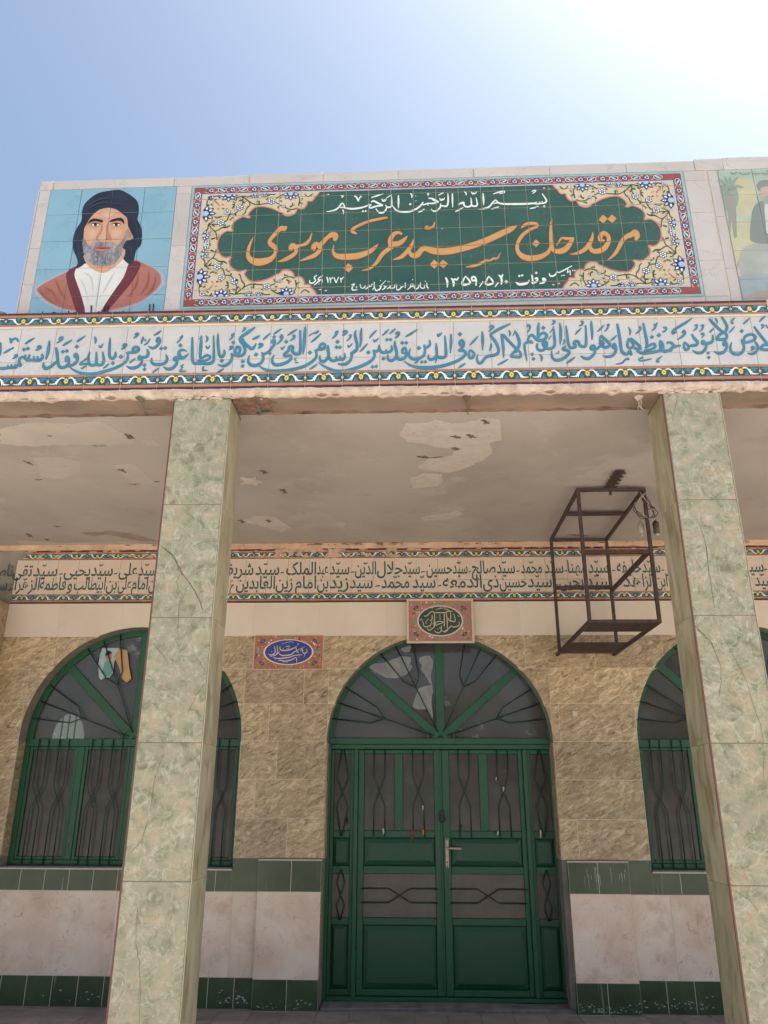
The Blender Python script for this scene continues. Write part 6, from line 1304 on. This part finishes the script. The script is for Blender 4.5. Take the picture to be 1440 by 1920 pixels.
# threshold in front of the door and street side step
bm = bmesh.new(); box_bm(bm, -.76, 1.29, 7.26, 7.56, -.005, .028); bmesh.ops.subdivide_edges(bm, edges=bm.edges[:], cuts=5, use_grid_fill=True)
for v in bm.verts: v.co += Vector((random.uniform(-.004, .004), random.uniform(-.006, .006), random.uniform(-.004, .004) if v.co.z > 0 else 0))
o = link('door_threshold', mesh_from(bm, 'door_threshold', mat('worn_concrete', [(.13, .11, .10), (.24, .21, .19)], .9, 9, .6)), None); tag(o, 'worn grey concrete threshold strip below the green door', 'threshold')

lime = mat('lime_splash', (.42, .42, .38), .9)
ls = Print('lime_splash', wall, 7.2385, [lime]); ls.lay(0, .0004)
for x0, x1, zb, n_ in ((-1.30, -.80, .02, 26), (1.31, 1.80, .02, 60)):
    for k in range(n_):
        x = random.uniform(x0, x1); z = zb + abs(random.gauss(0, .03)); r_ = random.uniform(.0015, .006)
        ls.poly([(x + r_ * random.uniform(.5, 2.5) * math.cos(a_), z + r_ * random.uniform(.4, 1.1) * math.sin(a_)) for a_ in (2 * math.pi * q / 7 for q in range(7))])
for k in range(14):
    x = random.uniform(1.40, 1.78); z1 = random.uniform(1.0, 1.10); z0 = random.uniform(.89, z1 - .03); w_ = random.uniform(.0012, .003)
    ls.poly([(x - w_, z1), (x + w_, z1 - .004), (x + w_ * .5, z0), (x - w_ * .6, z0 + .01)])
ls.done()
ls = Print('lime_splash', wall, YW - .0015, [lime]); ls.lay(0, .0004)
for x0, x1, n_ in ((-1.62, -1.36, 36), (1.84, 2.4, 46), (-3.4, -2.4, 14)):
    for k in range(n_):
        x = random.uniform(x0, x1); z = .04 + abs(random.gauss(0, .035)); r_ = random.uniform(.0015, .007)
        ls.poly([(x + r_ * random.uniform(.5, 2.5) * math.cos(a_), z + r_ * random.uniform(.4, 1.1) * math.sin(a_)) for a_ in (2 * math.pi * q / 7 for q in range(7))])
ls.done()
# trees across the courtyard, seen only as reflections in the fanlight glass
leaf_m = mat('tree_foliage', [(.03, .06, .02), (.07, .12, .04)], .7, 6); bark = mat('tree_bark', [(.08, .06, .04), (.16, .12, .09)], .9, 8, .6)
for k, (x, y, h, lab) in enumerate(((-6.5, -11.0, 6.2, 'broad tree across the courtyard facing the left window'), (1.5, -15.0, 5.2, 'small tree across the courtyard facing the door'), (9.0, -12.0, 7.0, 'tall tree across the courtyard facing the right window'))):
    t = empty('courtyard_tree', (x, y, 0), lab, 'tree', 'trees across the courtyard')
    bm = bmesh.new(); tube_bm(bm, [(0, 0, 0), (.1, 0, h * .3), (.0, .1, h * .55), (.1, 0, h * .8)], [.2, .16, .11, .05], 8)
    for q in range(7): a_ = q * 2.4; tube_bm(bm, [(.05, 0, h * (.35 + .05 * q)), (.9 * math.cos(a_), .9 * math.sin(a_), h * (.5 + .05 * q)), (1.6 * math.cos(a_), 1.6 * math.sin(a_), h * (.55 + .05 * q))], [.07, .045, .02], 5)
    link('trunk', mesh_from(bm, 'trunk', bark), t)
    bm = bmesh.new()
    cl = [(random.gauss(0, 1.1), random.gauss(0, 1.1), h * random.uniform(.48, 1.0), random.uniform(.35, .75)) for _ in range(34)]
    for j in range(5200):
        c = random.choice(cl); d = Vector((random.gauss(0, 1), random.gauss(0, 1), random.gauss(0, .8))).normalized() * c[3] * random.uniform(.5, 1.1)
        p = Vector(c[:3]) + d; u_ = Vector((random.gauss(0, 1), random.gauss(0, 1), random.gauss(0, 1))).normalized(); w_ = u_.cross(d).normalized() * .05; u_ *= .09
        bm.faces.new([bm.verts.new(q_) for q_ in (p - u_, p + w_, p + u_, p - w_)])
    link('crown', mesh_from(bm, 'crown', leaf_m), t)
